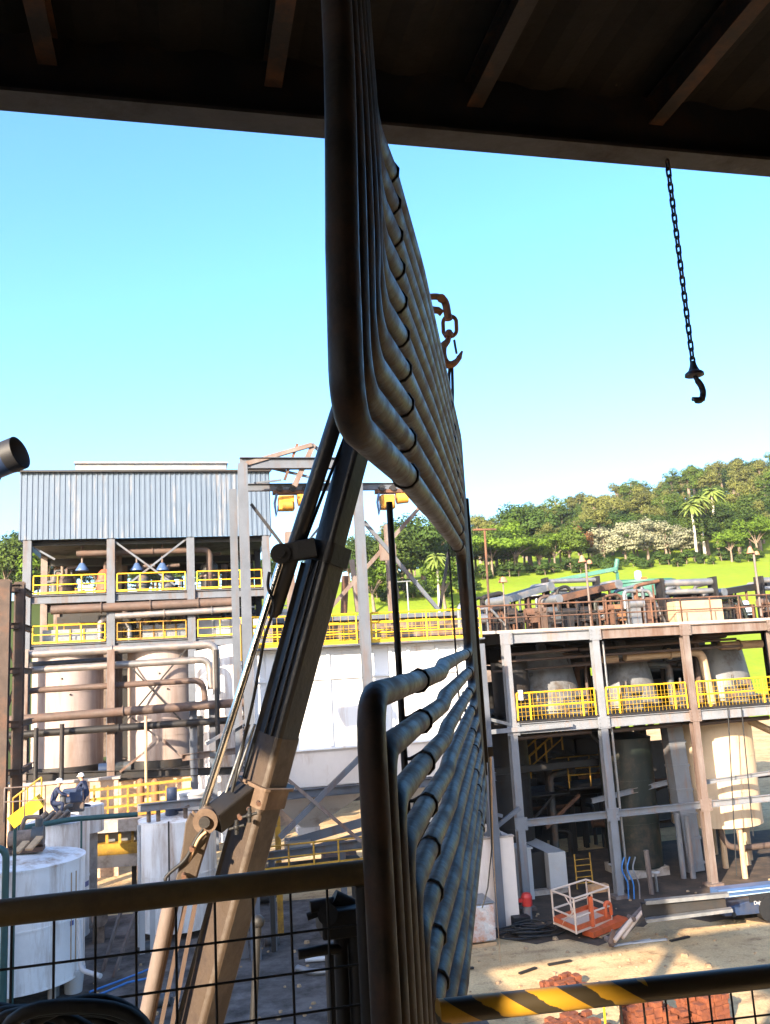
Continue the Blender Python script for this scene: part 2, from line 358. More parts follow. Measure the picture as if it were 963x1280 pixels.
# ---------------------------------------------------------------- hanging chain with hook
c0 = at(835, 207, 4.0); c1 = at(863, 462, 4.0); cx_, cy_ = c0.x, 4.0
ch = thing('hanging_chain', 'steel chain with a small hook hanging from the eave against the sky', 'chain', (cx_, cy_, c1.z-.25))
zt, zb = 12.0, c1.z+.045; pitch = .0475; nl = int((zt-zb)/pitch)+1
def link_pts(c, L_, W_, flip):
    pts = []
    for k in range(16):
        a = 2*math.pi*k/16; sx, sz = math.cos(a)*W_, math.sin(a)*W_ + (L_ if math.sin(a) >= 0 else -L_)
        pts.append(c + (V((0, sx, sz)) if flip else V((sx, 0, sz))))
    return pts
mk = [None, None]
for i in range(nl):
    z = zb + i*pitch; fl = i % 2
    if mk[fl] is None:
        m = MB(); m.tube(link_pts(V((cx_, cy_, z)), .018, .0125, fl), .0058, 8, closed=True); mk[fl] = (m.build('link', CHAIN_M, ch), z)
    else:
        o = mk[fl][0].copy(); COL.objects.link(o); o.parent = ch; o.location = (0, 0, z-mk[fl][1])
m = MB(); zc = c1.z; m.lathe([(.0, .05), (.014, .048), (.02, .02), (.03, -.005), (.05, -.02), (.052, -.035), (.03, -.04), (0, -.04)], (cx_, cy_, zc), 20); m.build('swivel', CHAIN_M, ch)
m = MB(); pts = [(cx_, cy_, zc-.03), (cx_+.012, cy_, zc-.06), (cx_+.034, cy_, zc-.09), (cx_+.042, cy_, zc-.13), (cx_+.03, cy_, zc-.165), (cx_+.012, cy_, zc-.178), (cx_-.012, cy_, zc-.176), (cx_-.02, cy_, zc-.165)]
m.tube(bent(pts, .02, 3), [.013]*3+[.017]*(len(bent(pts, .02, 3))-6)+[.012, .009, .006], 10); m.build('hook', CHAIN_M, ch)
m = MB(); m.cyl((cx_-.03, cy_, zc-.168), (cx_+.04, cy_, zc-.168), .012); m.build('latch', CHAIN_M, ch)

# ---------------------------------------------------------------- boiler tube coil slung on the crane
RC = V((.556, 2.073, 0)); DN = V((.377, .926, 0)); DFAR = V((.354, .935, 0)); DN.normalize(); DFAR.normalize()
SN = V((DN.y, -DN.x, 0))                                     # right hand side of the coil
TR, PT = .0245, .094
coil = thing('tube_coil', 'huge serpentine coil of brown boiler tubes slung upright in the centre', 'tube coil', (RC.x, RC.y, 7.6))
def cpt(s, z):
    if s <= .62: p = RC + DN*s
    else: p = RC + DN*.62 + DFAR*(s-.62)
    return V((p.x, p.y, z))
NT = 10
s_near, s_far = -.73, 2.75
mring = None
SU = [0, .094, .185, .265, .33, .36, .375, .385, .39, .395]
SL = [.06, .15, .235, .31, .38, .445, .505, .56, .61, .66]
def su_at(i, z): return s_near + SU[i]*(1-.35*smooth(9.9, 11.0, z)) + .10*smooth(9.7, 10.5, z)
for i in range(NT):
    sn, sf = s_near + SU[i], s_far + i*.080; snl = s_near + SL[i]
    zu, zl = 9.685 + i*PT, 9.172 - i*.097
    zun, zuf = zu - .055, zu + .16
    zln, zlf = zl - .012, zl + .10
    R = .085
    pts = [cpt(su_at(i, z_), z_) for z_ in (11.6, 11.2, 10.9, 10.7, 10.55, 10.4, 10.25, 10.1, 9.95) if z_ > zun+R+.08] + [cpt(sn, zun+R)] + arc(cpt(sn, zun), cpt(sn, zun+R), cpt(sn+R, zun), 7)[1:]
    pts += [cpt(0, zu), cpt(.55, zu+.02), cpt(.69, zu+.03), cpt(sf-R, zuf)] + arc(cpt(sf, zuf), cpt(sf-R, zuf), cpt(sf, zuf-R), 6)[1:]
    pts += arc(cpt(sf, zlf), cpt(sf, zlf+R), cpt(sf-R, zlf), 6) + [cpt(.69, zl+.035), cpt(.55, zl+.012), cpt(0, zl)]
    pts += arc(cpt(snl, zln), cpt(snl+R, zln), cpt(snl, zln-R), 7) + [cpt(snl-.02*i, 7.5)]
    up_n = len([p for p in pts if p.z > (zuf+zlf)/2])
    m = MB(); m.tube(pts, [TR+.0065 if j < up_n else TR for j in range(len(pts))], 14); t = m.build('tube', TUBE, coil)
    for s_ in ((.0, 2.45) if i % 2 else (.0, 2.3)):                              # tie clips round the tube
        for z in ((zu, zl) if s_ == 0 else ((zu+.03+.13*(s_-.69)/2.06, zl+.035+.065*(s_-.69)/2.06))):
            if s_ == 0 and s_ < snl+.09 and z == zl: continue
            c = cpt(s_, z); d = DN if s_ < .6 else DFAR
            q = []
            for k in range(9):
                a = math.radians(-150+k*37.5); side = V((d.y, -d.x, 0))
                q.append(c + side*math.cos(a-1.1)*(TR+(.0095 if z > 9.45 else .003)) + V((0,0,1))*math.sin(a-1.1)*(TR+(.0095 if z > 9.45 else .003)))
            if s_ == 0:
                cR = cpt(0, z)-SN*.045; q = bent([cR+V((0,0,.035)), cR+V((0,0,.005))+SN*.004, q[-1]], .02, 4)+q[::-1][1:]
            m = MB(); m.tube(q, .0042, 6); m.build('clip', BLACK, t)
# hanger rods the clips hook on (left of the tubes)
for s_, za, zb in ((.0, 8.2, 9.62), (2.3, 8.5, 9.8)):
    c = cpt(s_, 0) - SN*.045
    m = MB(); m.cyl((c.x, c.y, za), (c.x, c.y, zb), (.0085 if s_ == 0 else .005), n=10); m.build('hanger_rod', DARK_STEEL, coil)
cb = cpt(s_far+.80, 0)+SN*.025
m = MB(); m.bar((cb.x, cb.y, 8.52), (cb.x, cb.y, 10.25), .05, .014, (SN.x, SN.y, 0)); m.bar((cb.x-.012, cb.y-.03, 8.60), (cb.x-.012, cb.y-.03, 10.29), .045, .04, (SN.x, SN.y, 0)); m.bar((cb.x-.05, cb.y, 8.66), (cb.x+.05, cb.y, 8.66), .03, .06); m.build('support_bar', DARK_STEEL, coil)

# ---------------------------------------------------------------- loader crane
B0, B1 = at(247, 1292, 5.25), at(409, 690, 5.0)
BT = B1 + (B1-B0).normalized()*1.62
AX = (B1-B0).normalized()
crane = thing('loader_crane', 'folding hydraulic crane boom, cream below, shade dark and black above, leaning right', 'crane', tuple(B0))
bs = AX.cross(FWD).normalized(); bs = bs if bs.x > 0 else -bs    # sideways across the picture
bf = bs.cross(AX).normalized(); bf = bf if bf.y < 0 else -bf      # towards us
def bp(c, a, b): return c + bs*a + bf*b
def hexprof(w_, ridge): return [(-.5*w_, -.45*w_), (-.5*w_, .02*w_), (-.40*w_, .14*w_), (-.02*w_, .52*w_), (.08*w_, .55*w_), (.16*w_, .50*w_), (.52*w_, -.12*w_), (.52*w_, -.45*w_), (.2*w_, -.65*w_), (-.25*w_, -.65*w_)]
def bprofile(mb, p, q, prof):
    n = len(prof); vs = [bp(p, a, b) for a, b in prof] + [bp(q, a, b) for a, b in prof]
    mb.add(vs, [[i, (i+1) % n, n+(i+1) % n, n+i] for i in range(n)]); mb.add(vs, [list(range(n)), list(range(n, 2*n))]); return mb
Ljt = B0.lerp(B1, .60)  # cream stops at the roof's shadow edge; black beyond stands in for shade
m = MB(); bprofile(m, B0, Ljt, hexprof(.235, 0)); lo = m.build('lower_boom', CREAM_PAINT, crane, .008)
m = MB(); bprofile(m, Ljt, B1, hexprof(.225, 0)); m.build('shaded_middle_boom', BLACK_SHADE_PAINT, crane, .008)
m = MB(); bprofile(m, B1, BT, hexprof(.178, 0)); m.build('upper_boom', BLACK_SHADE_PAINT, crane, .007)
# long weld ridges on the boom
for a, b in ((-.072, .062), (-.030, .104)):
    m = MB(); m.tube([bp(Ljt, a, b), bp(B1, a*.95, b*.97)], .007, 6); m.build('weld_ridge', BLACK_SHADE_PAINT, crane)
# collar with clevis at the end of the outer section
m = MB(); bprofile(m, B1-AX*.07, B1+AX*.05, hexprof(.265, 0)); m.build('collar', DARK_STEEL, crane, .01)
cl = at(352, 693, 4.95)
m = MB(); m.bar(bp(B1, -.06, .12), cl, .07, .11, AX); m.tube([cl-bf*.06, cl+bf*.06], .058, 16); m.tube([cl-bf*.075, cl+bf*.075], .028, 12); m.build('clevis', DARK_STEEL, crane, .006)
# second extension beam and long cylinder left of the boom
m = MB(); m.tube([at(341, 772, 4.98), at(343, 764, 4.98), at(431, 490, 4.9), at(452, 425, 4.86)], [.02, .045, .050, .050], 18); m.build('extension_cylinder', BLACK_SHADE_PAINT, crane)
m = MB(); bprofile(m, at(232, 1290, 5.3)-bs*.03, at(384, 705, 5.06)-bs*.0, [(-.035,-.06),(-.035,.05),(.03,.05),(.03,-.06)]); m.build('inner_beam', BLACK_SHADE_PAINT, crane, .005)
for q, r in (((438, 500), (398, 600)), ((449, 500), (412, 590))):
    m = MB(); m.tube([at(*q, 4.93), at(r[0]-34, r[1]+95, 4.98)], .010, 8); m.build('hose', BLACK, crane)
m = MB(); m.tube([at(352, 700, 4.93), at(254, 1012, 5.0)], .022, 16); m.build('piston_rod', CHROME, crane)
m = MB(); m.tube(bent([at(337, 715, 4.9), at(334, 735, 4.9), at(345, 755, 4.9), at(330, 800, 4.92), at(318, 870, 4.95), at(290, 990, 5.0)], .06), .009, 8); m.build('hose', BLACK, crane)
for dx, dd in ((0, 0), (7, .02)):
    m = MB(); m.tube([at(312+dx, 905, 5.02+dd), at(276+dx, 1010, 5.06+dd)], .008, 8); m.build('hydraulic_pipe', GALV, crane)
# knuckle joint
jk = at(262, 1024, 5.02)
KP = mat('rusty_knuckle_steel', (.17,.115,.08), .6, 0, .35, 5, (.05,.03,.02), .5)
cK = B0.lerp(B1, .475)
m = MB(); bprofile(m, cK-AX*.05, cK+AX*.05, hexprof(.275, 0)); m.build('clamp_collar', KP, crane, .006)
m = MB(); bprofile(m, cK+AX*.053, cK+AX*.068, hexprof(.32, 0)); m.build('collar_flange', KP, crane, .003)
lug = at(259, 1024, 4.97); m = MB(); m.tube([lug-bf*.06, lug+bf*.06], .066, 22); m.build('lug', KP, crane, .01)
m = MB(); m.tube([lug+bf*.066, lug+bf*.09], .03, 14); m.build('pin', DARK_STEEL, crane)
m = MB(); m.bar(lug+bs*.03, bp(cK, -.08, .05), .13, .12, AX); m.build('hinge_block', DARK_STEEL, crane, .012)
pl = [(238,1016),(252,1030),(262,1042),(256,1062),(249,1084),(240,1116),(216,1116),(224,1084),(229,1056),(232,1030)]
f_ = [at(x, y, 4.94) for x, y in pl]; k_ = [p+V((0,.035,0)) for p in f_]; n = len(pl)
m = MB(); m.add(f_+k_, [list(range(n))[::-1], list(range(n, 2*n))]+[[i, (i+1) % n, n+(i+1) % n, n+i] for i in range(n)]); m.build('lever_plate', CREAM_PAINT, crane, .004)
m = MB(); m.add([p+V((.015,.09,0)) for p in f_]+[p+V((.015,.12,0)) for p in f_], [list(range(n))[::-1], list(range(n, 2*n))]+[[i, (i+1) % n, n+(i+1) % n, n+i] for i in range(n)]); m.build('lever_plate', KP, crane, .004)
for x, y in ((300, 1022), (312, 1013), (324, 1005), (240, 1062), (230, 1096)):
    c = at(x, y, 4.86); m = MB(); m.tube([c+V((0,.06,0)), c-V((0,.012,0))], .013, 6); m.build('bolt', RUSTED, crane)
for q_ in ((296, 1034), (312, 1019)):  # black crosses modelled in place of shadows cast by the fittings
    c = at(*q_, 4.84); m = MB(); m.tube([c-bs*.035-AX*.02, c+bs*.035+AX*.02], .008, 8); m.tube([c+AX*.035-bs*.01, c-AX*.035+bs*.01], .011, 8); m.ball(c, .018, 10); m.build('fitting_shadow', BLACK, crane)
m = MB(); m.tube(bent([at(254, 1036, 4.92), at(243, 1052, 4.92), at(233, 1075, 4.92), at(208, 1094, 4.92), at(206, 1103, 4.92), at(215, 1106, 4.95)], .05), .009, 8); m.build('hose', BLACK, crane)
m = MB(); m.tube(bent([at(258, 1040, 4.9), at(250, 1046, 4.9), at(243, 1060, 4.92), at(224, 1110, 5.0)], .05), .008, 8); m.build('hydraulic_pipe', PIPE_TAN, crane)
m = MB(); m.tube([at(214, 1120, 5.06), at(179, 1285, 5.12)], .036, 16); m.build('lift_cylinder', STEEL_RUST, crane)
for x0, x1 in ((228, 188), (238, 200), (250, 214)):
    m = MB(); m.bar(at(x0, 1100, 5.1), at(x1, 1288, 5.15), .022, .03, AX); m.build('hydraulic_pipe', PIPE_BROWN, crane)
# black rod standing right of the boom
# boom tip, shackle and hook block
tip = at(532, 378, 4.75)
m = MB(); bprofile(m, BT-AX*.02, tip-AX*.05+V((-.03,0,0)), hexprof(.13, 0)); m.build('boom_tip', BLACK_SHADE_PAINT, crane, .006)
hb = thing('lifting_hook', 'rusty swivel hook with shackle hanging from the crane boom tip', 'hook', tuple(at(555, 455, 4.9)))
def hp(x, y, dy=0): return at(x+8, y, 4.8+dy)
m = MB()
for yy in (-.035, .035): m.tube(bent([hp(522, 372, yy), hp(540, 370, yy), hp(549, 376, yy), hp(553, 400, yy)], .04), [.020]*9+[.024]*(len(bent([hp(522,372),hp(540,370),hp(549,376),hp(553,400)],.04))-9), 10)
m.build('shackle', HOOK_M, hb)
m = MB(); m.tube([hp(521, 386, -.03), hp(540, 388, -.03), hp(545, 392, -.03)], .022, 10); m.tube([hp(544, 373, -.07), hp(544, 373, .07)], .028, 12); m.build('shackle_pin', HOOK_M, hb)
m = MB(); c = hp(554.5, 408); pts = []
for k in range(18):
    a = 2*math.pi*k/18; pts.append(c + RGT*math.cos(a)*.042 + UPV*(math.sin(a)*.042 + (.022 if math.sin(a) > 0 else -.022)))
m.tube(pts, .0125, 10, closed=True); m.build('chain_link', HOOK_M, hb)
m = MB(); m.tube([hp(553.5, 418), hp(553.5, 413)], [.026, .018], 12); m.tube([hp(553, 421), hp(553, 416)], .03, 12); m.build('swivel', HOOK_M, hb)
hk = [(553,420),(552,427),(546,432),(544.5,440),(546,450),(551,456),(558,456),(565,450),(568,443),(570,439)]
m = MB(); hq = bent([hp(*p) for p in hk], .03, 3); N_ = len(hq); m.tube(hq, [.016+.012*math.sin(math.pi*min(1, i/(N_*.8))) if i < N_*.8 else max(.006, .016*(1-(i-N_*.8)/(N_*.2))+.004) for i in range(N_)], 12); m.build('hook', HOOK_M, hb)
m = MB(); m.tube([hp(560, 425), hp(561.5, 434), hp(563, 442)], .008, 8); m.build('latch', CHAIN_M, hb)
sl_ = MB()
for dx in (-2, 2.2): sl_.tube([hp(556+dx*.6, 452, .0), hp(555.5+dx, 470, .02), hp(556+dx, 490, .03), hp(556+dx*.8, 520, .05), hp(558+dx*.6, 550, .08), hp(556, 585, .12)], .0095, 8)
tag(sl_.build('sling', BLACK), 'dark double wire sling running down from the rusty hook', 'sling')

# ---------------------------------------------------------------- hand rails of our gallery
def rail_pt(x, y, Y): return at(x, y, Y)
def mesh_wires(name, A, B, drop, step, r, parent):
    A, B = V(A), V(B); L_ = (B-A).length; d = (B-A)/L_; m = MB()
    k = step*.4
    while k < L_: p = A+d*k; m.tube([p, p-V((0,0,drop))], r, 6); k += step
    z = step*1.0
    while z < drop: m.tube([A-V((0,0,z)), B-V((0,0,z))], r, 6); z += step
    return m.build(name, BLACK, parent)
LA, LB = at(-60, 1141, 1.5), at(462, 1096, 1.5); LA.z = LB.z = (LA.z+LB.z)/2
hr = thing('guard_rail', 'dull yellow tube hand rail with square wire mesh at lower left', 'railing', ((LA.x+LB.x)/2, 1.5, 7.55))
m = MB(); m.tube([LA, LB], .0198, 18); m.build('top_rail', GRIMY_YELLOW, hr)
mesh_wires('wire_mesh', LA-V((0,0,.02)), LB-V((0,0,.02)), 1.0, .0605, .0022, hr)
m = MB(); m.tube([LB+V((-.012,0,-.02)), LB+V((-.012,0,-1.2))], .014, 10); m.build('post', DARK_STEEL, hr)
RA, RB = at(548, 1265, 1.5), at(1010, 1215, 1.5)
sm = bpy.data.materials.new('black_yellow_warning_stripes'); sm.use_nodes = True; N = sm.node_tree.nodes; L = sm.node_tree.links; b = N['Principled BSDF']; b.inputs['Roughness'].default_value = .5
tc = N.new('ShaderNodeNewGeometry'); sp = N.new('ShaderNodeSeparateXYZ'); L.new(tc.outputs['Position'], sp.inputs[0])
def mth(op, a, b_):
    q = N.new('ShaderNodeMath'); q.operation = op
    for k, s in ((0, a), (1, b_)):
        if isinstance(s, (int, float)): q.inputs[k].default_value = s
        else: L.new(s, q.inputs[k])
    return q.outputs[0]
ph = mth('MULTIPLY', mth('ADD', sp.outputs[0], mth('MULTIPLY', sp.outputs[2], 1.6)), 1/.0945)
fr = mth('FRACT', mth('ADD', ph, 20.0), 0)
nz = N.new('ShaderNodeTexNoise'); nz.inputs['Detail'].default_value = 8; nz.inputs['Scale'].default_value = 45; L.new(tc.outputs['Position'], nz.inputs['Vector'])
st = mth('GREATER_THAN', mth('ADD', fr, mth('MULTIPLY', nz.outputs[0], .30)), .62)
far_ = mth('LESS_THAN', sp.outputs[0], .775)
mxx = N.new('ShaderNodeMix'); mxx.data_type = 'RGBA'; L.new(mth('MULTIPLY', st, far_), mxx.inputs[0]); mxx.inputs[6].default_value = (.035,.025,.012,1); mxx.inputs[7].default_value = (.38,.20,.012,1); L.new(mxx.outputs[2], b.inputs['Base Color'])
hr2 = thing('barrier_rail', 'striped black and yellow tube rail across the lower right corner', 'railing', ((RA.x+RB.x)/2, 1.5, 7.55))
m = MB(); m.tube([RA, RB], .0195, 18); m.build('top_rail', sm, hr2)
A2 = RA.lerp(RB, .44); mesh_wires('wire_mesh', A2-V((0,0,.02)), RB-V((0,0,.02)), .9, .043, .0019, hr2)
# black hose bundle at lower left
hs = thing('hose_bundle', 'bundle of black hoses looped over the lower left corner', 'hose', tuple(at(70, 1300, 1.25)))
for k, (cx1, ry, rx) in enumerate(((95, 48, 92), (80, 44, 100), (110, 50, 78), (30, 36, 90), (-10, 40, 80), (120, 40, 66), (60, 40, 96))):
    pts = []
    for j in range(13):
        a = math.pi*j/12; pts.append(at(cx1-math.cos(a)*rx, 1302-math.sin(a)*ry*(1+.06*math.sin(3*a+k)), 1.2+.015*k))
    m = MB(); m.tube(pts, .0085, 8); m.build('hose', BLACK, hs)
# dark vise on a stand behind the mesh
vs_ = thing('pipe_vise', 'black pipe vise on a stand behind the wire mesh', 'vise', tuple(at(425, 1290, 1.85)))
Yv = 1.85
def vbox(x0, y0, x1, y1, d=.07): 
    a, b_ = at(x0, y0, Yv), at(x1, y1, Yv); return MB().span(a.x, b_.x, Yv-d/2, Yv+d/2, b_.z, a.z)
vbox(398, 1133, 446, 1162, .10).build('body', BLACK, vs_, .004)
m = MB(); m.cyl(at(388, 1134, Yv), at(424, 1127, Yv), .012); m.cyl(at(417, 1122, Yv), at(446, 1136, Yv), .016); m.cyl(at(410, 1143, Yv-.05), at(410, 1143, Yv+.08), .02); m.build('jaw', BLACK, vs_)
m = MB(); m.tube([at(425, 1160, Yv), at(430, 1290, Yv)], .014, 12); m.tube([at(444, 1158, Yv), at(450, 1290, Yv)], .017, 12); m.build('stand', BLACK, vs_)
m = MB(); m.tube(bent([at(373, 1193, Yv-.03), at(405, 1187, Yv-.03), at(428, 1186, Yv), at(431, 1170, Yv)], .02), .010, 10); m.build('handle', BLACK, vs_)
m = MB(); m.tube([at(398, 1141, Yv), at(384, 1146, Yv)], .008, 8); m.build('knob', BLACK, vs_)
bp_ = MB(); bp_.box(at(438, 1245, Yv+.2), (.10,.05,.22)); tag(bp_.build('junction_box', BLACK, None, .005), 'black box hung low on the railing beside the vise', 'box')
rodm = MB(); rodm.tube([at(323, 1152, 7.0), at(316, 1292, 7.0)], .028, 10); rodm.ball(at(323, 1152, 7.0), .05, 10)
tag(rodm.build('prop_bar', BLACK), 'black prop bar standing in the yard right of the crane boom', 'bar')
# ================================================================== helpers for plant
def railing(name, P, Q, parent, h=1.1, posts=3, mid=1, r=.025, m=YELLOW, infill=0, toe=True, ends=0):
    P, Q = V(P), V(Q); mb = MB(); U = V((0,0,1))
    mb.tube([P+U*h, Q+U*h], r, 6)
    for k in range(mid): z = h*(k+1)/(mid+1); mb.tube([P+U*z, Q+U*z], r*.85, 6)
    for k in range(posts):
        p = P.lerp(Q, k/(posts-1)); mb.tube([p, p+U*h], r, 6)
    if toe: mb.bar(P+U*.06, Q+U*.06, .012, .12)
    o = mb.build(name, m, parent)
    if infill:
        w_ = MB(); L_ = (Q-P).length; n = int(L_/infill)
        for k in range(1, n): p = P.lerp(Q, k/n); w_.tube([p, p+U*h], .006, 4, False)
        for k in range(1, int(h/infill)): w_.tube([P+U*k*infill, Q+U*k*infill], .006, 4, False)
        w_.build('mesh_infill', m, o)
    return o
def tank(name, label, x, y, z0, z1, r, m, group=None, roof='cone', seams=3, n=48, rh=.35):
    t = thing(name, label, 'tank', (x, y, z0), group)
    mb = MB(); mb.lathe([(0, z0), (r, z0), (r, z1), (r*.985, z1+.01)], (x, y, 0), n); mb.build('shell', m, t)
    mb = MB()
    if roof == 'cone': mb.lathe([(r*1.01, z1+.005), (r*.25, z1+rh*.8), (0, z1+rh)], (x, y, 0), n)
    else: mb.lathe([(r*1.01, z1+.02), (0, z1+.04)], (x, y, 0), n)
    mb.build('roof', m, t)
    mb = MB()
    for k in range(seams+1):
        z = z0+(z1-z0)*k/seams; z = min(z1-.03, max(z0+.03, z)); mb.lathe([(r+.003, z-.03), (r+.018, z-.03), (r+.018, z+.03), (r+.003, z+.03)], (x, y, 0), n)
    mb.build('hoop', m, t)
    return t
def pipe(name, label, pts, r, m, group=None, rad=None, n=14, fl=0, cat='pipe'):
    mb = MB(); mb.tube(bent(pts, rad or r*3, 6), r, n)
    for k in range(len(pts)-1):                      # flanges along the straight runs
        a, b = V(pts[k]), V(pts[k+1]); d = (b-a); L_ = d.length
        if fl and L_ > fl*1.5:
            d.normalize()
            for q in range(1, int(L_/fl)+1):
                if q*fl < L_-r*4: c = a+d*q*fl; mb.tube([c-d*.03, c+d*.03], r*1.35, n)
    return tag(mb.build(name, m), label, cat, group)

# ================================================================== right hand open steel structure
YR = 33.0
ZL, ZD, ZR = 3.25, 6.87, 10.40
CX = [12.55, 16.42, 20.55, 24.75, 28.9]
rs = thing('process_building', 'open grey steel process building of stacked floors at right', 'building', (19, YR, 0))
for i, x in enumerate(CX):
    mm = [STEEL_BLUE, STEEL_BLUE, STEEL_RUST, STEEL_RUST, STEEL_RUST][i]
    m = MB(); m.ibeam((x, YR, 0.02), (x, YR, ZR-.02), .30, .30, .02, (0,1,0)); m.build('column', mm, rs)
    m = MB(); m.span(x-.3, x+.3, YR-.3, YR+.3, 0, .12); m.build('base_plate', STEEL_RUST, rs)
    for y in (YR+6, YR+12):
        m = MB(); m.ibeam((x, y, 0), (x, y, ZR-.02), .3, .3, .02, (0,1,0)); m.build('column', DARK_STEEL, rs)
    for z in (ZD, ZR):
        m = MB(); m.ibeam((x, YR+.2, z-.2), (x, YR+12, z-.2), .2, .36, .02); m.build('cross_beam', DARK_STEEL, rs)
for i in range(4):
    a, b = CX[i]+.16, CX[i+1]-.16
    for z, h, mm in ((ZL-.13, .26, STEEL_BLUE), (ZD-.21, .40, STEEL_BLUE), (ZR-.21, .40, STEEL_BLUE if i == 0 else STEEL_RUST)):
        m = MB(); m.ibeam((a, YR, z), (b, YR, z), .2, h, .025); m.build('floor_beam', mm, rs)
        m = MB(); m.ibeam((a, YR+6, z), (b, YR+6, z), .2, h, .02); m.build('floor_beam', DARK_STEEL, rs)
        m = MB(); m.ibeam((a, YR+12, z), (b, YR+12, z), .2, h, .02); m.build('floor_beam', DARK_STEEL, rs)
m = MB(); m.span(11.2, 29, YR-.12, YR+12.2, ZR+.004, ZR+.12); m.build('roof_deck', CONCRETE, rs)
m = MB(); m.span(11.8, 29, YR-.10, YR+4.0, ZD+.004, ZD+.07); m.span(11.8, 29, YR+6.2, YR+11.4, ZD+.004, ZD+.07); m.build('floor_deck', DARK_STEEL, rs)
m = MB(); m.span(12.2, 17.0, YR+5, YR+8, ZL+.004, ZL+.05); m.build('floor_deck', DARK_STEEL, rs)
m = MB(); m.bar((10.5, YR-.2, ZD-.25), (15.0, YR-.26, ZD-.18), .1, .17); m.build('ledge_beam', STEEL_BLUE, rs)
m = MB(); m.bar((10.6, YR-.1, ZD+.55), (12.45, YR-.18, ZD-.02), .06, .12); m.build('brace', GALV, rs)
for i, x in enumerate(CX):                                # gusset plates and bolts at the joints
    for z in (ZL-.13, ZD-.21, ZR-.21):
        m = MB(); m.span(x-.26, x+.26, YR-.175, YR-.153, z-.24, z+.24)
        for dx in (-.19, .19):
            for dz in (-.16, 0, .16): m.tube([(x+dx, YR-.20, z+dz), (x+dx, YR-.17, z+dz)], .028, 6)
        m.build('gusset_plate', STEEL_BLUE if i < 2 else STEEL_RUST, rs)
for i in range(4):
    a, b = CX[i]+.28, CX[i+1]-.24
    railing('guard_rail', (a, YR-.05, ZD+.10), (b, YR-.05, ZD+.10), rs, 1.05, 2, 1, .035, infill=.16, toe=False)
    mb = MB()
    for x in (a+.55, b-.55): MB().tube([(x, YR-.05, ZD+.1), (x, YR-.05, ZD+1.15)], .032, 6).build('rail_post', YELLOW, rs)
    pass
    m = MB(); m.tube([(a, YR+.6, ZD-.62), (b, YR+.6, ZD-.58)], .09, 10); m.build('pipe_run', PIPE_BROWN, rs)
for i in range(4):
    railing('roof_rail', (CX[i]-(1.1 if i == 0 else 0), YR-.02, ZR+.12), (CX[i+1], YR-.02, ZR+.12), rs, 1.0, 4, 1, .035, RUSTED, infill=.33 if i != 2 else 0, toe=False)
# ground floor and inner frame: dark beams, stairs
for y, z in ((YR+4, 4.6), (YR+8, 5.4), (YR+9, 2.4)):
    m = MB(); m.ibeam((12.6, y, z), (20.5, y, z+.1), .18, .3, .02); m.build('inner_beam', DARK_STEEL, rs)
for a, b in (((12.8, YR+5, 0.2), (16.2, YR+5.2, 3.2)), ((16.2, YR+7, .2), (12.8, YR+7, 3.2)), ((14.3, YR+9, 3.3), (16.4, YR+9, 6.6)), ((17.5, YR+9, 6.6), (20.2, YR+9, 3.3)), ((16.8, YR+3, 6.6), (18.2, YR+3, 4.9)), ((20.2, YR+4, 3.3), (17.2, YR+4, 6.5))):
    m = MB(); m.bar(a, b, .12, .12); m.build('brace', DARK_STEEL, rs)
for x, y in ((14.4, YR+8), (15.6, YR+10), (13.7, YR+9.5), (18.3, YR+8), (19.4, YR+9), (22.6, YR+8), (23.6, YR+10.5), (15.0, YR+6), (17.6, YR+10)):
    m = MB(); m.ibeam((x, y, 0), (x, y, 6.7), .22, .22, .02, (0,1,0)); m.build('inner_post', DARK_STEEL, rs)
m = MB(); m.ibeam((16.6, YR+2, ZL+.1), (20.4, YR+2.4, ZL+.5), .15, .2, .02); m.ibeam((20.7, YR+.6, ZL+.62), (24.6, YR+.5, ZL+.8), .15, .16, .02); m.build('walkway_beam', STEEL_BLUE, rs)
# near black back panels with openings, added to darken the depth, and clutter
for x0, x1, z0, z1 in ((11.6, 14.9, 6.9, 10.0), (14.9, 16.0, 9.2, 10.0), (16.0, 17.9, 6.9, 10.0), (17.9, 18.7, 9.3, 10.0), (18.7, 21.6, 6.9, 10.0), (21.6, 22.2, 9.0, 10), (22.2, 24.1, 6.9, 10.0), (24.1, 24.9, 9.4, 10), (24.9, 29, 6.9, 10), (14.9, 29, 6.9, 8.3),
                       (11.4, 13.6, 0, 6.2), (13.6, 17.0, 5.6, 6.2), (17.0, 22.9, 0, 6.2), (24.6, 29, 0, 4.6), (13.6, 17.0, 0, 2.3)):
    m = MB(); m.span(x0+.005, x1-.005, YR+11.5, YR+11.55, z0, z1); m.build('back_panel', DARK_STEEL, rs)  # panel added to darken the depth
RC_ = random.Random(17)
for k in range(34):
    x = 12.9+RC_.random()*11.5; lvl = k % 2; y = YR+(3.4 if lvl else 5.5)+RC_.random()*4.5; z0 = (ZD+.08) if lvl else .02
    if 22 < x < 24.9 and not lvl: continue
    h = .8+RC_.random()*(2.2 if lvl else 3.4); mm = RC_.choice([DARK_STEEL, DARK_STEEL, PIPE_BROWN, MOTOR_GREY, RUSTED])
    m = MB(); r = .06+RC_.random()*.14; m.tube(bent([(x, y, z0), (x, y, z0+h), (x+RC_.uniform(.5, 1.8)*RC_.choice([-1, 1]), y+.1, z0+h+.1)], .25), r, 8); m.build('pipe_run', mm, rs)
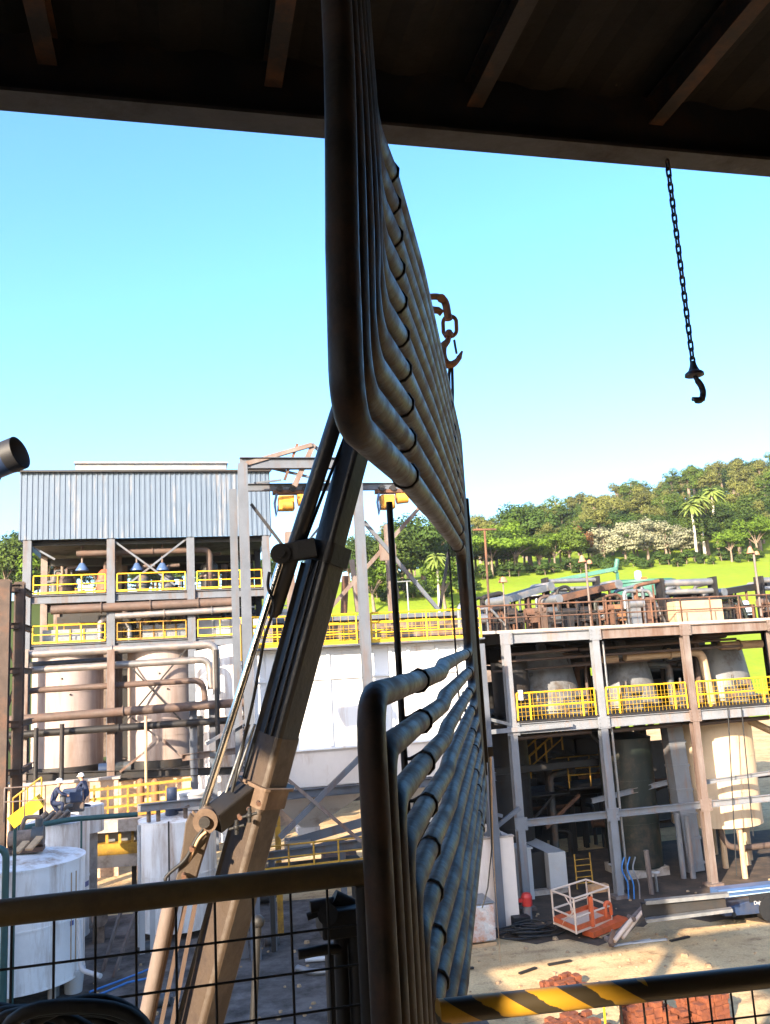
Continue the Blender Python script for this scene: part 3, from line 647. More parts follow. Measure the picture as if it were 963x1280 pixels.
for k in range(16):
    x = 13+RC_.random()*10; y = YR+4+RC_.random()*6; z = RC_.uniform(.5, 5.6); L_ = RC_.uniform(1.2, 3.4); m = MB(); m.bar((x, y, z), (x+L_, y+RC_.uniform(-.3,.3), z+RC_.choice([0, 0, 0, 1.2, -1.2])), .1, .14); m.build('inner_beam', RC_.choice([DARK_STEEL, RUSTED]), rs)
# stair with yellow rails inside
stair = thing('stair_flight', 'dark stair flight with yellow hand rails inside the open steel building', 'stairs', (15.5, YR+6.3, 3.3))
m = MB()
for k in range(9): m.span(14.6+.25*k, 14.87+.25*k, YR+5.4, YR+6.6, ZL+.15+.2*k, ZL+.19+.2*k)
m.build('tread', DARK_STEEL, stair)
for y in (YR+5.4, YR+6.6): railing('hand_rail', (14.5, y, ZL+.2), (17.0, y, ZL+1.9), stair, 1.0, 4, 1, .04, YELLOW_DARK, toe=False)
plat = thing('stair_platform', 'yellow railed platform in the shade under the middle floor of the steel building', 'platform', (18.2, YR+5, 3.5))
m = MB(); m.span(16.8, 20, YR+4.6, YR+6.8, 3.45, 3.55); m.build('deck', DARK_STEEL, plat)
for y in (YR+4.6, YR+6.8): railing('hand_rail', (16.8, y, 3.55), (20, y, 3.55), plat, 1.1, 4, 1, .035, YELLOW_DARK, toe=False)
ld = thing('yellow_ladder', 'thin yellow ladder leaning in the dark behind the lift basket', 'ladder', tuple(on(728, 1104)))
p0, p1 = at(722, 1112, YR+1.2), at(718, 1068, YR+2.0); q0, q1 = at(742, 1110, YR+1.2), at(737, 1066, YR+2.0)
m = MB(); m.tube([p0, p1], .035, 8); m.tube([q0, q1], .035, 8); m.build('stile', YELLOW_DARK, ld)
m = MB(); [m.tube([p0.lerp(p1, k/6), q0.lerp(q1, k/6)], .025, 6) for k in range(1, 6)]; m.build('rung', YELLOW_DARK, ld)
# tanks in the structure
tk = tank('storage_tank', 'cream coloured upright tank under the right bay of the steel building', 23.35, YR+3.6, 1.7, 6.1, 1.95, TAN_TANK, roof='cone', seams=3)
for a in (200, 250, 300, 340, 60, 130):
    x, y = 23.15+1.4*math.cos(math.radians(a)), YR+3.6+1.4*math.sin(math.radians(a))
    m = MB(); m.cyl((x, y, 0), (x, y, 1.75), .13, n=12); m.build('leg', PIPE_TAN, tk)
m = MB(); m.tube([(22.3, YR+3.0, 6.35), (24.0, YR+2.2, 6.5)], .36, 20); m.build('vent_duct', PIPE_TAN, tk)
m = MB(); m.lathe([(.30, 0), (.43, 0), (.43, .12), (.30, .12)], (0,0,0), 16); 
m = MB(); m.tube([(24.0, YR+2.2, 6.5), (24.12, YR+2.14, 6.51)], .42, 20); m.build('flange', RUSTED, tk)
m = MB(); m.tube([(24.12, YR+2.1, 6.32), (26.3, YR+1.7, 5.15)], .16, 12); m.build('outlet_pipe', PIPE_TAN, tk)
pipe('drain_pipe', 'curved tan drain pipe under the cream tank', [(22.6, YR+2.3, 1.8), (22.7, YR+2.2, .95), (23.4, YR+2.2, .75), (26.5, YR+2.2, .75)], .13, PIPE_BROWN, rad=.5)
for px_, z1, lab in ((855, 2.6, 'short grey bollard post left of the third column of the steel building'), (867, 2.5, 'leaning post close behind the third column of the steel building'), (932, 1.9, 'lone pale post standing in front of the cream tank')):
    p = on(px_, 1098, 0); m = MB(); m.cyl((p.x, p.y, 0), (p.x+.0, p.y, z1), .12, n=12); tag(m.build('pipe_post', STEEL_BLUE if z1 != 1.9 else PIPE_TAN), lab, 'post')
p = on(815, 1118); m = MB(); m.cyl((p.x, p.y, 0), (p.x-.05, p.y, 1.65), .10, n=12); tag(m.build('pipe_post', STEEL_RUST), 'rusty post standing before the dark green tank', 'post')
tk = tank('green_tank', 'dark green tank in the shade under the steel building', 19.0, YR+3.3, .35, 5.7, 1.15, GREEN_TANK, roof='cone')
m = MB(); m.span(18, 20, YR+2.3, YR+4.3, 0, .36); m.build('plinth', CONCRETE, tk)
tank('dark_tank', 'black shaded tank behind the first bay of the steel building', 14.0, YR+5.0, .1, 6.2, 1.05, DARK_STEEL)
duct = thing('square_duct', 'bluish square duct rising beside the third column of the steel building', 'duct', (20.9, YR+2, 0))
m = MB(); m.bar((21.05, YR+2.2, .1), (20.75, YR+2.2, 6.4), .75, .6, (0,1,0)); m.build('body', STEEL_BLUE, duct)
m = MB(); [m.bar((21.05-.3*k/6, YR+2.2, .4+k), (21.05-.3*k/6, YR+2.2, .5+k), .82, .67, (0,1,0)) for k in range(6)]; m.build('flange', STEEL_BLUE, duct)
# vessels on the first floor
def vessel(name, label, x, y, z0, r0, r1, h, m_):
    t = thing(name, label, 'vessel', (x, y, z0)); m = MB(); m.lathe([(r0, z0), (r1, z0+h), (0, z0+h)], (x, y, 0), 32); m.build('body', m_, t)
    m = MB(); m.lathe([(r0+.05, z0+.1), (r0+.09, z0+.1), (r0+.09, z0+.2), (r0+.05, z0+.2)], (x, y, 0), 32); m.build('flange', m_, t)
    m = MB(); m.cyl((x, y, z0+h), (x, y, z0+h+.35), .22, n=12); m.build('nozzle', m_, t); return t
vessel('settling_vessel', 'grey cone sided vessel on the middle floor of the first bay', 16.0, YR+4.5, ZD+.1, 1.7, 1.15, 2.7, mat('grey_vessel_paint', (.12,.125,.135), .5, 0, .2, 1, (.06,.045,.035), .3))  # mid grey paint with brown blotches
vessel('settling_vessel', 'dark cone sided vessel on the middle floor of the second bay', 20.0, YR+4.5, ZD+.1, 1.5, 1.0, 2.6, bpy.data.materials['grey_vessel_paint'])
vessel('settling_vessel', 'dark vessel on the middle floor at the right edge', 25.0, YR+4.5, ZD+.1, 1.5, 1.1, 2.6, bpy.data.materials['grey_vessel_paint'])
vessel('mixing_vessel', 'black round vessel behind the first yellow rail of the middle floor', 13.8, YR+3.0, ZD+.1, .8, .8, 2.3, DARK_STEEL)
for k in range(5):
    x = 13.2+k*2.6; m = MB(); m.span(x, x+.8, YR+1.6, YR+2.2, ZD+.08, ZD+.75); m.cyl((x+.2, YR+1.5, ZD+.9), (x+.75, YR+1.5, ZD+.9), .18, n=14); m.cyl((x+.1, YR+1.6, ZD+.7), (x+.1, YR+1.6, ZD+1.3), .05, n=8)
    tag(m.build('pump', MOTOR_GREY), ['small pump behind the first yellow rail next to the first column', 'small pump behind the right end of the first yellow rail', 'small pump behind the second yellow rail', 'small pump behind the third column on the middle floor', 'small pump behind the right yellow rail'][k], 'pump')
pipe('vapour_pipe', 'tan pipe dropping through the right bay of the steel building', [(18.9, YR+2.2, 9.2), (22.7, YR+2.2, 9.25), (22.85, YR+2.0, 6.0)], .19, PIPE_TAN, rad=.45, fl=2.2)
pipe('vapour_pipe', 'short level tan pipe beneath the roof deck at the right edge', [(24.2, YR+3, 9.45), (26.4, YR+3, 9.45)], .19, PIPE_TAN, fl=1)
pipe('vapour_pipe', 'stub of pipe with open round end under the second bay roof', [(18.6, YR+2.25, 9.2), (17.7, YR+2.6, 9.15)], .22, PIPE_TAN)
for k, (x0, x1, z, r) in enumerate(((12.8, 16.2, 9.55, .07), (12.8, 24.4, 9.3, .06), (16.7, 24.4, 9.62, .06), (12.8, 20.2, 8.9, .05), (16.7, 20.3, 9.0, .08))):
    pipe('service_pipe', 'thin service pipe running level beneath the roof deck of the steel building', [(x0, YR+1.2+.4*k, z), (x1, YR+1.2+.4*k, z+.1)], r, PIPE_BROWN, 'service pipes under the roof deck')
for k, dx in enumerate((0, .2)):
    pipe('conduit', 'thin pale pipe, one of a pair rising beside the second column', [(16.75+dx, YR+.25, .2), (16.72+dx, YR+.25, 9.9)], .055, GALV, 'pipes beside the second column')
m = MB(); m.box((12.98, YR-.1, 7.95), (.14,.2,.40)); tag(m.build('switch_box', CAB_WHITE, None, .01), 'small white box fixed high on the first column', 'box')
# ------------------------------------------------- plant on the roof deck
ZK = ZR+.12
def conveyor(label, P, Q, w_, m1, m2):
    P, Q = V(P), V(Q); t = thing('conveyor', label, 'conveyor', tuple((P+Q)/2-V((0,0,.8))))
    d, sd, u = MB().frame(P, Q)
    m = MB(); m.bar(P+sd*w_/2, Q+sd*w_/2, .1, .28); m.bar(P-sd*w_/2, Q-sd*w_/2, .1, .28); m.build('side_frame', m1, t)
    m = MB(); m.bar(P+u*.12, Q+u*.12, w_-.12, .05); m.build('belt', m2, t)
    m = MB(); m.tube([Q+sd*w_*.6, Q-sd*w_*.6], .22, 16); m.tube([P+sd*w_*.6, P-sd*w_*.6], .2, 16); m.build('drum', GALV, t)
    m = MB()
    for k in (.15, .5, .85):
        c = P.lerp(Q, k)
        for s_ in (-1, 1): m.bar(c+sd*s_*w_*.45-u*.1, V(((c+sd*s_*w_*.45).x, (c+sd*s_*w_*.45).y, ZK)), .08, .08)
    m.build('leg', RUSTED, t); return t
conveyor('grey inclined conveyor at the left end of the roof deck', at(622, 752, YR+3), at(678, 735, YR+4), 1.0, GALV, BLACK)
conveyor('brown inclined conveyor rising toward the teal tank', at(690, 750, YR+2.2), at(764, 732, YR+3), .9, RUSTED, BLACK)
conveyor('black belt conveyor at the right edge of the roof deck', at(893, 742, YR+3), at(950, 732, YR+4), 1.0, DARK_STEEL, BLACK)
def roller(label, x0, x1, ytop, Y, r, m_, drop=.7):
    a, b = at(x0, ytop, Y), at(x1, ytop+(x1-x0)*-.02, Y); b.z = a.z; t = thing('filter_drum', label, 'drum', (a.x, Y, ZK))
    m = MB(); m.tube([a-V((0,0,r)), b-V((0,0,r))], r, 18); m.build('roller', m_, t)
    m = MB(); m.tube([a-V((0,0,r*2+.25)), b-V((0,0,r*2+.25))], r*.8, 16); m.build('roller', m_, t)
    m = MB(); 
    for p in (a, b): m.span(p.x-.06, p.x+.06, Y-.3, Y+.3, ZK, p.z+.05)
    m.build('end_frame', DARK_STEEL, t); 
    m = MB(); m.span(a.x+.1, b.x-.1, Y-.35, Y+.35, ZK, a.z-r*2-.55); m.build('hopper', DARK_STEEL, t); return t
roller('long pale roller over a filter table at the left of the roof deck', 681, 745, 724, YR+4, .11, GALV)
roller('long grey roller over a black belt near the middle of the roof deck', 824, 890, 725, YR+2, .16, GALV)
roller('pale roller at the far right of the roof deck', 948, 990, 722, YR+3, .14, GALV)
gt = at(803, 741, YR+5); r_ = 1.55
tg = thing('teal_clarifier', 'round teal green clarifier tank on the roof deck', 'tank', (gt.x, gt.y, ZK))
m = MB(); m.lathe([(r_*.9, gt.z-.3), (r_, gt.z-.25), (r_, gt.z+.42), (r_*1.05, gt.z+.42), (r_*1.05, gt.z+.52), (r_*.95, gt.z+.52), (r_*.95, gt.z+.1), (0, gt.z+.1)], (gt.x, gt.y, 0), 40); m.build('shell', TEAL, tg)
m = MB(); [m.cyl((gt.x+1.3*math.cos(a), gt.y+1.3*math.sin(a), ZK), (gt.x+1.3*math.cos(a), gt.y+1.3*math.sin(a), gt.z-.2), .08, n=8) for a in [k*1.047 for k in range(6)]]; m.build('leg', DARK_STEEL, tg)
m = MB(); m.bar((gt.x-1.6, gt.y, gt.z+.6), (gt.x+1.6, gt.y, gt.z+.62), .3, .1); m.build('bridge', TEAL, tg)
c = at(797, 712, YR+5); m = MB(); m.cyl((c.x, c.y, gt.z+.65), (c.x, c.y, gt.z+1.0), .17, n=14); m.ball((c.x, c.y, gt.z+1.0), .17, 12, (1,1,.5)); m.build('drive_motor', PALE_BLUE, tg)
m = MB(); m.box((c.x+.15, c.y-.2, gt.z+.66), (.3,.2,.14)); m.build('gearbox', ORANGE, tg)
ta = at(690, 727, YR+9); tb = at(771, 711, YR+8)
m = MB(); m.bar(ta, tb, .35, .2); m.bar(ta-V((0,0,.17)), V((ta.x, ta.y, ZK)), .12, .12); m.bar(tb-V((0,0,.17)), V((tb.x, tb.y, ZK)), .12, .12); m.tube([tb+V((-.1,0,-.2)), tb+V((.1,0,.5))], .12, 10); tag(m.build('teal_trough', TEAL), 'inclined teal trough beyond the rollers on the roof deck', 'trough')
tc_ = at(630, 703, YR+9)
b0, b1 = at(842, 757, YR+1.2), at(900, 757, YR+1.2)
m = MB(); m.span(b0.x, b1.x, YR+1.0, YR+2.2, ZK, ZK+.95); tag(m.build('tan_bin', PIPE_TAN, None, .02), 'square tan bin behind the rusty rail of the roof deck', 'bin')
rq = random.Random(31)
for k in range(46):
    x = 11.6+k*.30+rq.uniform(-.2, .2); y = YR+1.6+rq.random()*4.5; h = rq.uniform(.7, 1.9); mm = rq.choice([DARK_STEEL, DARK_STEEL, RUSTED, MOTOR_GREY, PIPE_BROWN, GALV, GREEN_TANK])
    m = MB(); m.tube(bent([(x, y, ZK), (x, y, ZK+h), (x+rq.uniform(.5, 1.7), y+.1, ZK+h+rq.uniform(-.1,.3)), (x+rq.uniform(1.2, 1.9), y+.1, ZK)], .2), rq.uniform(.05, .14), 8)
    m.box((x+.3, y-.1, ZK+h*.3), (rq.uniform(.3, .8), .5, h*.6)); m.tube([(x, y-.3, ZK+h*.62), (x+.7, y-.3, ZK+h*.62)], rq.uniform(.1, .2), 10)
    m.bar((x+.7, y-.35, ZK), (x+.7, y-.35, ZK+h), .06, .06); m.bar((x-.1, y-.35, ZK), (x-.1, y-.35, ZK+h*.9), .06, .06)
    tag(m.build('pipework', mm), 'dark pipework crowded together behind the rusty rail of the roof deck', 'pipework', 'pipework crowding the roof deck')
rr = random.Random(3)
labs = ['black machine frame', 'rusty machine frame', 'grey pump set', 'low white drum', 'dark gearbox', 'pale pipe rack', 'rust red motor stand', 'small grey hopper', 'dark open screen frame', 'brown pipe bundle', 'pale motor', 'black pump']
spots = [(640,766,'behind the left end of the roof rail'), (662,768,'behind the roof rail right of the inclined grey conveyor'), (690,762,'below the long pale roller'), (712,764,'below the right end of the long pale roller'), (730,762,'left of the pole on the second column'), (752,764,'between the pole and the teal tank'), (772,764,'below the teal tank at left'), (790,766,'below the middle of the teal tank'), (812,764,'left of the tan bin'), (910,766,'right of the tan bin'), (930,764,'below the black belt conveyor'), (955,764,'at the far right of the roof deck')]
for k, (x, y, where) in enumerate(spots):
    p = at(x, y, YR+1.3+rr.random()*1.5); z = ZK; t = thing(['machine_frame','machine_frame','pump_set','drum','gearbox','pipe_rack','motor_stand','hopper','screen_frame','pipe_bundle','motor','pump'][k], labs[k]+' '+where, 'machine', (p.x, p.y, z))
    mm = [DARK_STEEL, RUSTED, MOTOR_GREY, GALV, DARK_STEEL, GALV, HOOK_M, STEEL_BLUE, DARK_STEEL, PIPE_BROWN, PALE_BLUE, MOTOR_GREY][k]
    m = MB(); wd = .55+rr.random()*.35
    for sx in (-1, 1):
        for sy in (-.3, .3): m.bar((p.x+sx*wd/2, p.y+sy, z), (p.x+sx*wd/2, p.y+sy, z+.75), .07, .07)
    m.bar((p.x-wd/2, p.y-.3, z+.72), (p.x+wd/2, p.y-.3, z+.72), .07, .07); m.bar((p.x-wd/2, p.y-.3, z+.35), (p.x+wd/2, p.y-.3, z+.4), .06, .06); m.build('frame', RUSTED if k % 2 else DARK_STEEL, t)
    m = MB(); h = .25+rr.random()*.3
    m.tube([(p.x-wd*.35, p.y, z+.78), (p.x+wd*.3, p.y, z+.78)], .16+.06*rr.random(), 14); m.box((p.x+wd*.2, p.y, z+.5), (wd*.5, .5, h)); m.tube(bent([(p.x-wd*.3, p.y-.1, z), (p.x-wd*.3, p.y-.1, z+.5), (p.x+wd*.4, p.y-.15, z+.55)], .1), .05, 8); m.build('body', mm, t)
# poles on the roof edge
def pole(name, label, x, y0, y1, Y, r, m_, top):
    a, b = at(x[0], y0, Y), at(x[1], y1, Y); a.z = max(a.z, ZK if Y > 32.5 else 0); t = thing(name, label, 'pole', tuple(a))
    m = MB(); m.tube([a, b], r, 8); m.build('pole', m_, t)
    if top == 'tee': m = MB(); m.bar(b-V((.5,0,0)), b+V((.5,0,0)), .12, .07); m.build('cross_arm', m_, t)
    if top == 'lamp':
        m = MB(); m.lathe([(.0, .30), (.07, .27), (.12, .1), (.17, 0), (0, -.02)], b-V((.15,0,.05)), 14); m.build('lamp_head', mat('faded_orange_lamp', (.40,.16,.09), .6, 0, .3, 12) if 'faded_orange_lamp' not in bpy.data.materials else bpy.data.materials['faded_orange_lamp'], t)
        m = MB(); m.lathe([(.0, .18), (.08, .15), (.13, 0), (0, -.02)], b+V((.22,.1,-.12)), 14); m.build('lamp_head', bpy.data.materials['faded_orange_lamp'], t)
    return t
pole('lamp_pole', 'tall rusty pole with a flat tee arm beside the coil', (613.5, 606), 790, 662, YR+.4, .05, RUSTED, 'tee')
pole('lamp_pole', 'thin pole with orange lamps above the second column', (740, 732), 788, 701, YR+.1, .045, STEEL_RUST, 'lamp')
pole('lamp_pole', 'thin pale pole with reddish lamps near the right edge', (952, 942), 770, 690, YR+.1, .05, STEEL_RUST, 'lamp')
p = at(630, 755, YR+1.5); q = at(629, 728, YR+1.5); lamp_t = thing('short_lamp', 'small orange lamp on a short rod at the left of the roof deck', 'lamp', tuple(p))
m = MB(); m.tube([V((p.x,p.y,ZK)), q], .03, 8); m.build('rod', STEEL_RUST, lamp_t); m = MB(); m.lathe([(0,.25),(.12,.2),(.2,0),(0,-.02)], q, 14); m.build('lamp_head', bpy.data.materials['faded_orange_lamp'], lamp_t)
# ================================================================== white box silo and its gantry
YS = 32.2
sx0, sx1 = at(318, 850, YS).x, at(600, 840, YS).x
silo = thing('box_silo', 'big white panelled box silo on grey legs behind the crane boom', 'silo', ((sx0+sx1)/2, YS+2.5, 0))
zt, zm, zb_ = 10.15, 6.55, 5.2
cxm, cym = at(385, 1035, YS+2.4).x, YS+2.4
m = MB(); m.span(sx0, sx1, YS, YS+5, zm, zt); m.build('wall', SILO_WHITE, silo)
# lower skirt and two hoppers below
m = MB(); mid = (sx0+sx1)/2+.1
m.add([(sx0,YS,zm),(sx1,YS,zm),(sx1,YS+5,zm),(sx0,YS+5,zm),(sx0+.25,YS+.35,zb_),(sx1-.25,YS+.35,zb_),(sx1-.25,YS+4.65,zb_),(sx0+.25,YS+4.65,zb_)], [[0,1,5,4],[1,2,6,5],[2,3,7,6],[3,0,4,7]]); m.build('skirt', SILO_LOW, silo)
for c, a0, a1 in ((cxm, sx0+.3, mid-.1), (mid+(sx1-mid)/2, mid+.1, sx1-.3)):
    m = MB(); z0, z1 = zb_-.31, 3.55; cy2 = YS+2.4
    m.add([(a0+.2,YS+.5,z0),(a1-.2,YS+.5,z0),(a1-.2,YS+4.3,z0),(a0+.2,YS+4.3,z0),(c-.3,cy2-.3,z1),(c+.3,cy2-.3,z1),(c+.3,cy2+.3,z1),(c-.3,cy2+.3,z1)], [[0,1,5,4],[1,2,6,5],[2,3,7,6],[3,0,4,7],[0,3,2,1],[4,5,6,7]])
    m.span(c-.42, c+.42, cy2-.42, cy2+.42, z1-.25, z1-.01); m.build('hopper', SILO_LOW, silo)
# stiffeners standing 5 cm proud
m = MB()
for px in (335, 368, 412, 490, 513, 549, 580): x = at(px, 870, YS).x; m.span(x-.05, x+.05, YS-.09, YS-.004, zm+.06, zt-.02)
for z in (9.05, zm, 7.9): m.span(sx0+.02, sx1-.02, YS-.10, YS-.005, z-.035, z+.035) if z != 7.9 else None
m.span(sx0-.02, sx1+.02, YS-.12, YS-.006, zt-.09, zt+.02); m.build('stiffener', SILO_WHITE, silo)
m = MB(); m.ibeam((sx0-.3, YS-.02, zb_-.15), (sx1+.3, YS-.02, zb_-.15), .25, .3, .02); m.build('base_beam', STEEL_FAR, silo)
m = MB(); m.ibeam((sx0-.3, YS+4.6, zb_-.15), (sx1+.3, YS+4.6, zb_-.15), .25, .3, .02); m.build('base_beam', STEEL_RUST, silo)
m = MB(); m.span(sx0-.1, sx1+.1, YS-.6, YS+5.3, zt+.03, zt+.1); m.build('roof_deck', STEEL_FAR, silo)
segs = [(sx0-.05, at(452, 800, YS-.5).x-.16), (at(460, 800, YS-.5).x+.16, sx1)]
for a, b in segs: railing('guard_rail', (a, YS-.5, zt+.1), (b, YS-.5, zt+.1), silo, 1.1, 5 if b-a > 4 else 4, 2, .035, infill=.28)
railing('guard_rail', (sx0, YS+5.1, zt+.1), (sx1, YS+5.1, zt+.1), silo, 1.1, 7, 2, .03, infill=.4)
gl = at(322, 800, YS-.5)
m = MB(); m.span(sx0-.45, sx0-.4, YS-.6, YS+1.2, zt-.3, zt+1.0); m.build('yellow_panel', YELLOW, silo)
# gantry frame
gx = [at(312, 900, YS-.9).x, at(457, 800, YS-.9).x, at(606, 900, YS-.9).x-.0]
gan = thing('crane_gantry', 'tall grey steel gantry frame with jib trusses rising over the white box silo', 'gantry', (gx[1], YS-.9, 0))
zg = at(312, 580, YS-.9).z
YG = YS-.9
for i, x in enumerate(gx):
    top = zg if i < 2 else 10.0
    m = MB(); m.ibeam((x, YG, 0.02), (x, YG, top), .34, .34, .02, (0,1,0)); m.build('column', STEEL_FAR, gan)
m = MB(); m.ibeam((gx[0]-.36, YG+.3, .02), (gx[0]-.36, YG+.3, zg-.9), .26, .26, .02, (0,1,0)); m.build('column', STEEL_FAR, gan)
for i, x in enumerate((gx[0]+2.7, gx[1]+2.6)):
    m = MB(); m.ibeam((x-.3+i*.35, YG+6.4, zt+.1), (x-.3+i*.35, YG+6.4, at(544, 655, YG+6.4).z if i else zg-1.5), .34, .34, .02, (0,1,0)); m.build('column', STEEL_RUST, gan)
m = MB(); m.ibeam((gx[0]-.1, YG, zg+.02), (gx[1]+.1, YG, zg+.02), .3, .42, .02); m.build('top_beam', STEEL_FAR, gan)
zh = at(352, 606, YG+.5).z
m = MB(); m.ibeam((gx[0], YG+1.4, zh+.1), (gx[1]+2.6, YG+1.4, zh+.1), .2, .28, .02); m.build('hoist_beam', STEEL_FAR, gan)
def gb(p, q, w_, m_, Y=YG): 
    m = MB(); m.bar(at(*p, Y), at(*q, Y), w_, w_); m.build('brace', m_, gan)
gb((308, 580), (390, 556), .16, STEEL_RUST); gb((392, 556), (368, 608), .20, STEEL_RUST, YG+.1); gb((372, 555), (356, 600), .10, RUSTED, YG+.05); gb((390, 555), (420, 580), .12, STEEL_FAR, YG+.15)
gb((314, 630), (360, 690), .10, DARK_STEEL, YG+.2); gb((330, 583), (420, 604), .09, STEEL_FAR, YG+.2); gb((318, 604), (352, 600), .07, STEEL_FAR, YG+.25)
gb((455, 652), (548, 762), .15, STEEL_FAR, YG+3.0); gb((525, 634), (400, 775), .15, STEEL_RUST, YG+3.1); gb((415, 640), (350, 720), .09, STEEL_FAR, YG+2.9)
gb((561, 690), (550, 762), .12, DARK_STEEL, YG+6.2); gb((440, 700), (448, 765), .2, STEEL_RUST, YG+5.4); gb((432, 720), (430, 768), .26, RUSTED, YG+5.8)
c = at(485, 690, YG+3.05); m = MB(); m.box(c, (.7,.06,.7)); m.build('gusset_plate', STEEL_RUST, gan)
gb((350, 1047), (452, 945), .18, STEEL_FAR, YG+.3); gb((345, 962), (452, 1052), .12, STEEL_RUST, YG+.1); gb((258, 930), (312, 898), .12, STEEL_FAR, YG+.1); gb((315, 1060), (345, 1030), .15, STEEL_FAR, YG+.3)
gb((600, 985), (625, 1046), .15, GALV, YG+.4); gb((606, 1045), (650, 1010), .14, STEEL_FAR, YG+.6); gb((590, 1010), (628, 1020), .12, STEEL_FAR, YG+.5)
def hoist(label, x, y, s_):
    p = at(x, y, YG+1.4); z = zh-.05; t = thing('chain_hoist', label, 'hoist', (p.x, YG+1.4, z-1.0))
    m = MB(); m.box((p.x+.1, YG+1.4, z-.06), (1.5*s_, .34, .13)); m.build('trolley', RUSTED, t)
    for dx in (-.5, .0, .5): m = MB(); m.cyl((p.x+.1+dx*s_, YG+1.15, z+.05), (p.x+.1+dx*s_, YG+1.65, z+.05), .12, n=14); m.build('wheel', DARK_STEEL, t)
    m = MB(); m.box((p.x-.15*s_, YG+1.35, z-.5), (.6*s_, .5, .55)); m.tube([(p.x-.35*s_, YG+1.1, z-.62), (p.x+.05*s_, YG+1.1, z-.62)], .19, 14); m.build('motor', mat('hoist_yellow', (.50,.25,.025), .55, 0, .25, 6, (.15,.07,.03), .35) if 'hoist_yellow' not in bpy.data.materials else bpy.data.materials['hoist_yellow'], t, .02)
    m = MB(); m.tube([(p.x+.3*s_, YG+1.4, z-.35), (p.x+.8*s_, YG+1.4, z-.30)], .25*s_, 16); m.build('rope_drum', mat('hoist_orange', (.55,.26,.04), .5, 0, .2, 5) if 'hoist_orange' not in bpy.data.materials else bpy.data.materials['hoist_orange'], t)
    m = MB(); m.tube([(p.x-.5*s_, YG+1.3, z-.1), (p.x-.6*s_, YG+1.3, z-.5), (p.x-.55*s_, YG+1.3, z-1.0), (p.x-.45*s_, YG+1.3, z-.6)], .05, 8); m.build('cable_loop', LAMP_MAT, t)
hoist('yellow chain hoist hanging from the gantry left of the crane boom', 362, 612, 1.0)
hoist('yellow chain hoist hanging between the crane boom and the tube coil', 487, 614, .9)
# things on the silo roof
for k, (x, y, l) in enumerate(((530, 783, 'left'), (556, 783, 'right'))): pass
p = at(500, 790, YS+2); m = MB(); m.span(p.x, p.x+2.9, YS+1.6, YS+2.4, zt+.35, zt+.62)
for dx in (.2, 2.6): m.span(p.x+dx, p.x+dx+.15, YS+1.7, YS+2.3, zt+.11, zt+.36)
tag(m.build('flat_trough', STEEL_RUST), 'low trough lying on the silo roof behind the yellow rail', 'trough')
sb = thing('store_building', 'low dusty store building with a flat roof behind the silo railing', 'building', (18, 66, 0))
xa, xb = at(318, 770, 64).x, at(612, 770, 64).x; zz_ = at(470, 769, 64).z
m = MB(); m.span(xa, xb, 64, 72, 0, zz_-.3); m.build('wall', mat('dusty_store_wall', (.13,.10,.085), .85, 0, .25, .5, (.05,.035,.028), .45), sb)
m = MB(); m.span(xa-.3, xb+.3, 63.6, 72.4, zz_-.297, zz_); m.build('roof', STEEL_FAR, sb)
for k in range(9):
    x = xa+1.2+k*(xb-xa-3.5)/8.5; m = MB(); m.span(x, x+1.3, 63.93, 63.996, zz_-2.2, zz_-1.0); m.build('window', DARK_STEEL, sb)
# conveyor trough under the silo
t = thing('discharge_conveyor', 'pale grey trough conveyor sloping up under the silo hopper', 'conveyor', tuple(at(410, 1045, YS+.5)))
a, b = at(362, 1056, YS+.4), at(462, 1027, YS+.4); m = MB(); m.bar(a, b, .7, .09); m.bar(a-V((0,.35,-.12)), b-V((0,.35,-.12)), .07, .30); m.bar(a-V((0,.36,.25)), b-V((0,.36,.25)), .1, .13); m.build('trough', STEEL_FAR, t)
m = MB(); m.span(a.x-.15, a.x+.7, a.y-.5, a.y+.3, a.z-.25, a.z+.2); m.build('outlet', GALV, t)
a, b = at(325, 1072, YS-.2), at(462, 1053, YS-.2)
m = MB(); m.ibeam(a, b, .25, .3, .02); m.build('support_beam', STEEL_FAR, t)
m = MB(); m.bar(V((b.x-1.0, b.y, 0)), V((b.x-1.0, b.y, b.z-.15)), .2, .2); m.bar(V((a.x+.4, a.y, 0)), V((a.x+.4, a.y, a.z-.15)), .2, .2); m.build('leg', STEEL_FAR, t)
gp = thing('gallery', 'low yellow railed gallery below the conveyor beside the crane boom', 'platform', tuple(at(375, 1092, YS-.6)))
a, b = at(330, 1090, YS-.8), at(455, 1080, YS-.8)
m = MB(); m.span(a.x, b.x, a.y-.2, a.y+1.2, a.z-.1, a.z); m.build('deck', DARK_STEEL, gp); railing('hand_rail', a, V((b.x, a.y, a.z)), gp, .8, 5, 1, .035, YELLOW_DARK)
m = MB(); [m.bar((x, a.y+.5, 0), (x, a.y+.5, a.z-.1), .15, .15) for x in (a.x+.3, b.x-.3)]; m.build('leg', DARK_STEEL, gp)
md = thing('pump_motor', 'rusty motor set on the ground behind the crane boom below the conveyor', 'motor', tuple(on(432, 1112)))
c = on(432, 1112)+V((0,1,0)); m = MB(); m.tube([c+V((-.8,0,1.0)), c+V((.7,0,1.0))], .42, 18); m.build('body', PIPE_BROWN, md); m = MB(); m.span(c.x-.8, c.x+.8, c.y-.4, c.y+.4, 0, .6); m.build('base', MOTOR_BROWN, md)
yb = thing('yellow_post', 'yellow post with a pale lit block beside the crane boom', 'post', tuple(on(348, 1100)))
c = at(348, 1060, YS+1.5); m = MB(); m.bar((c.x, c.y, 0), (c.x, c.y, at(348, 1020, YS+1.5).z), .2, .2); m.build('post', YELLOW_DARK, yb)

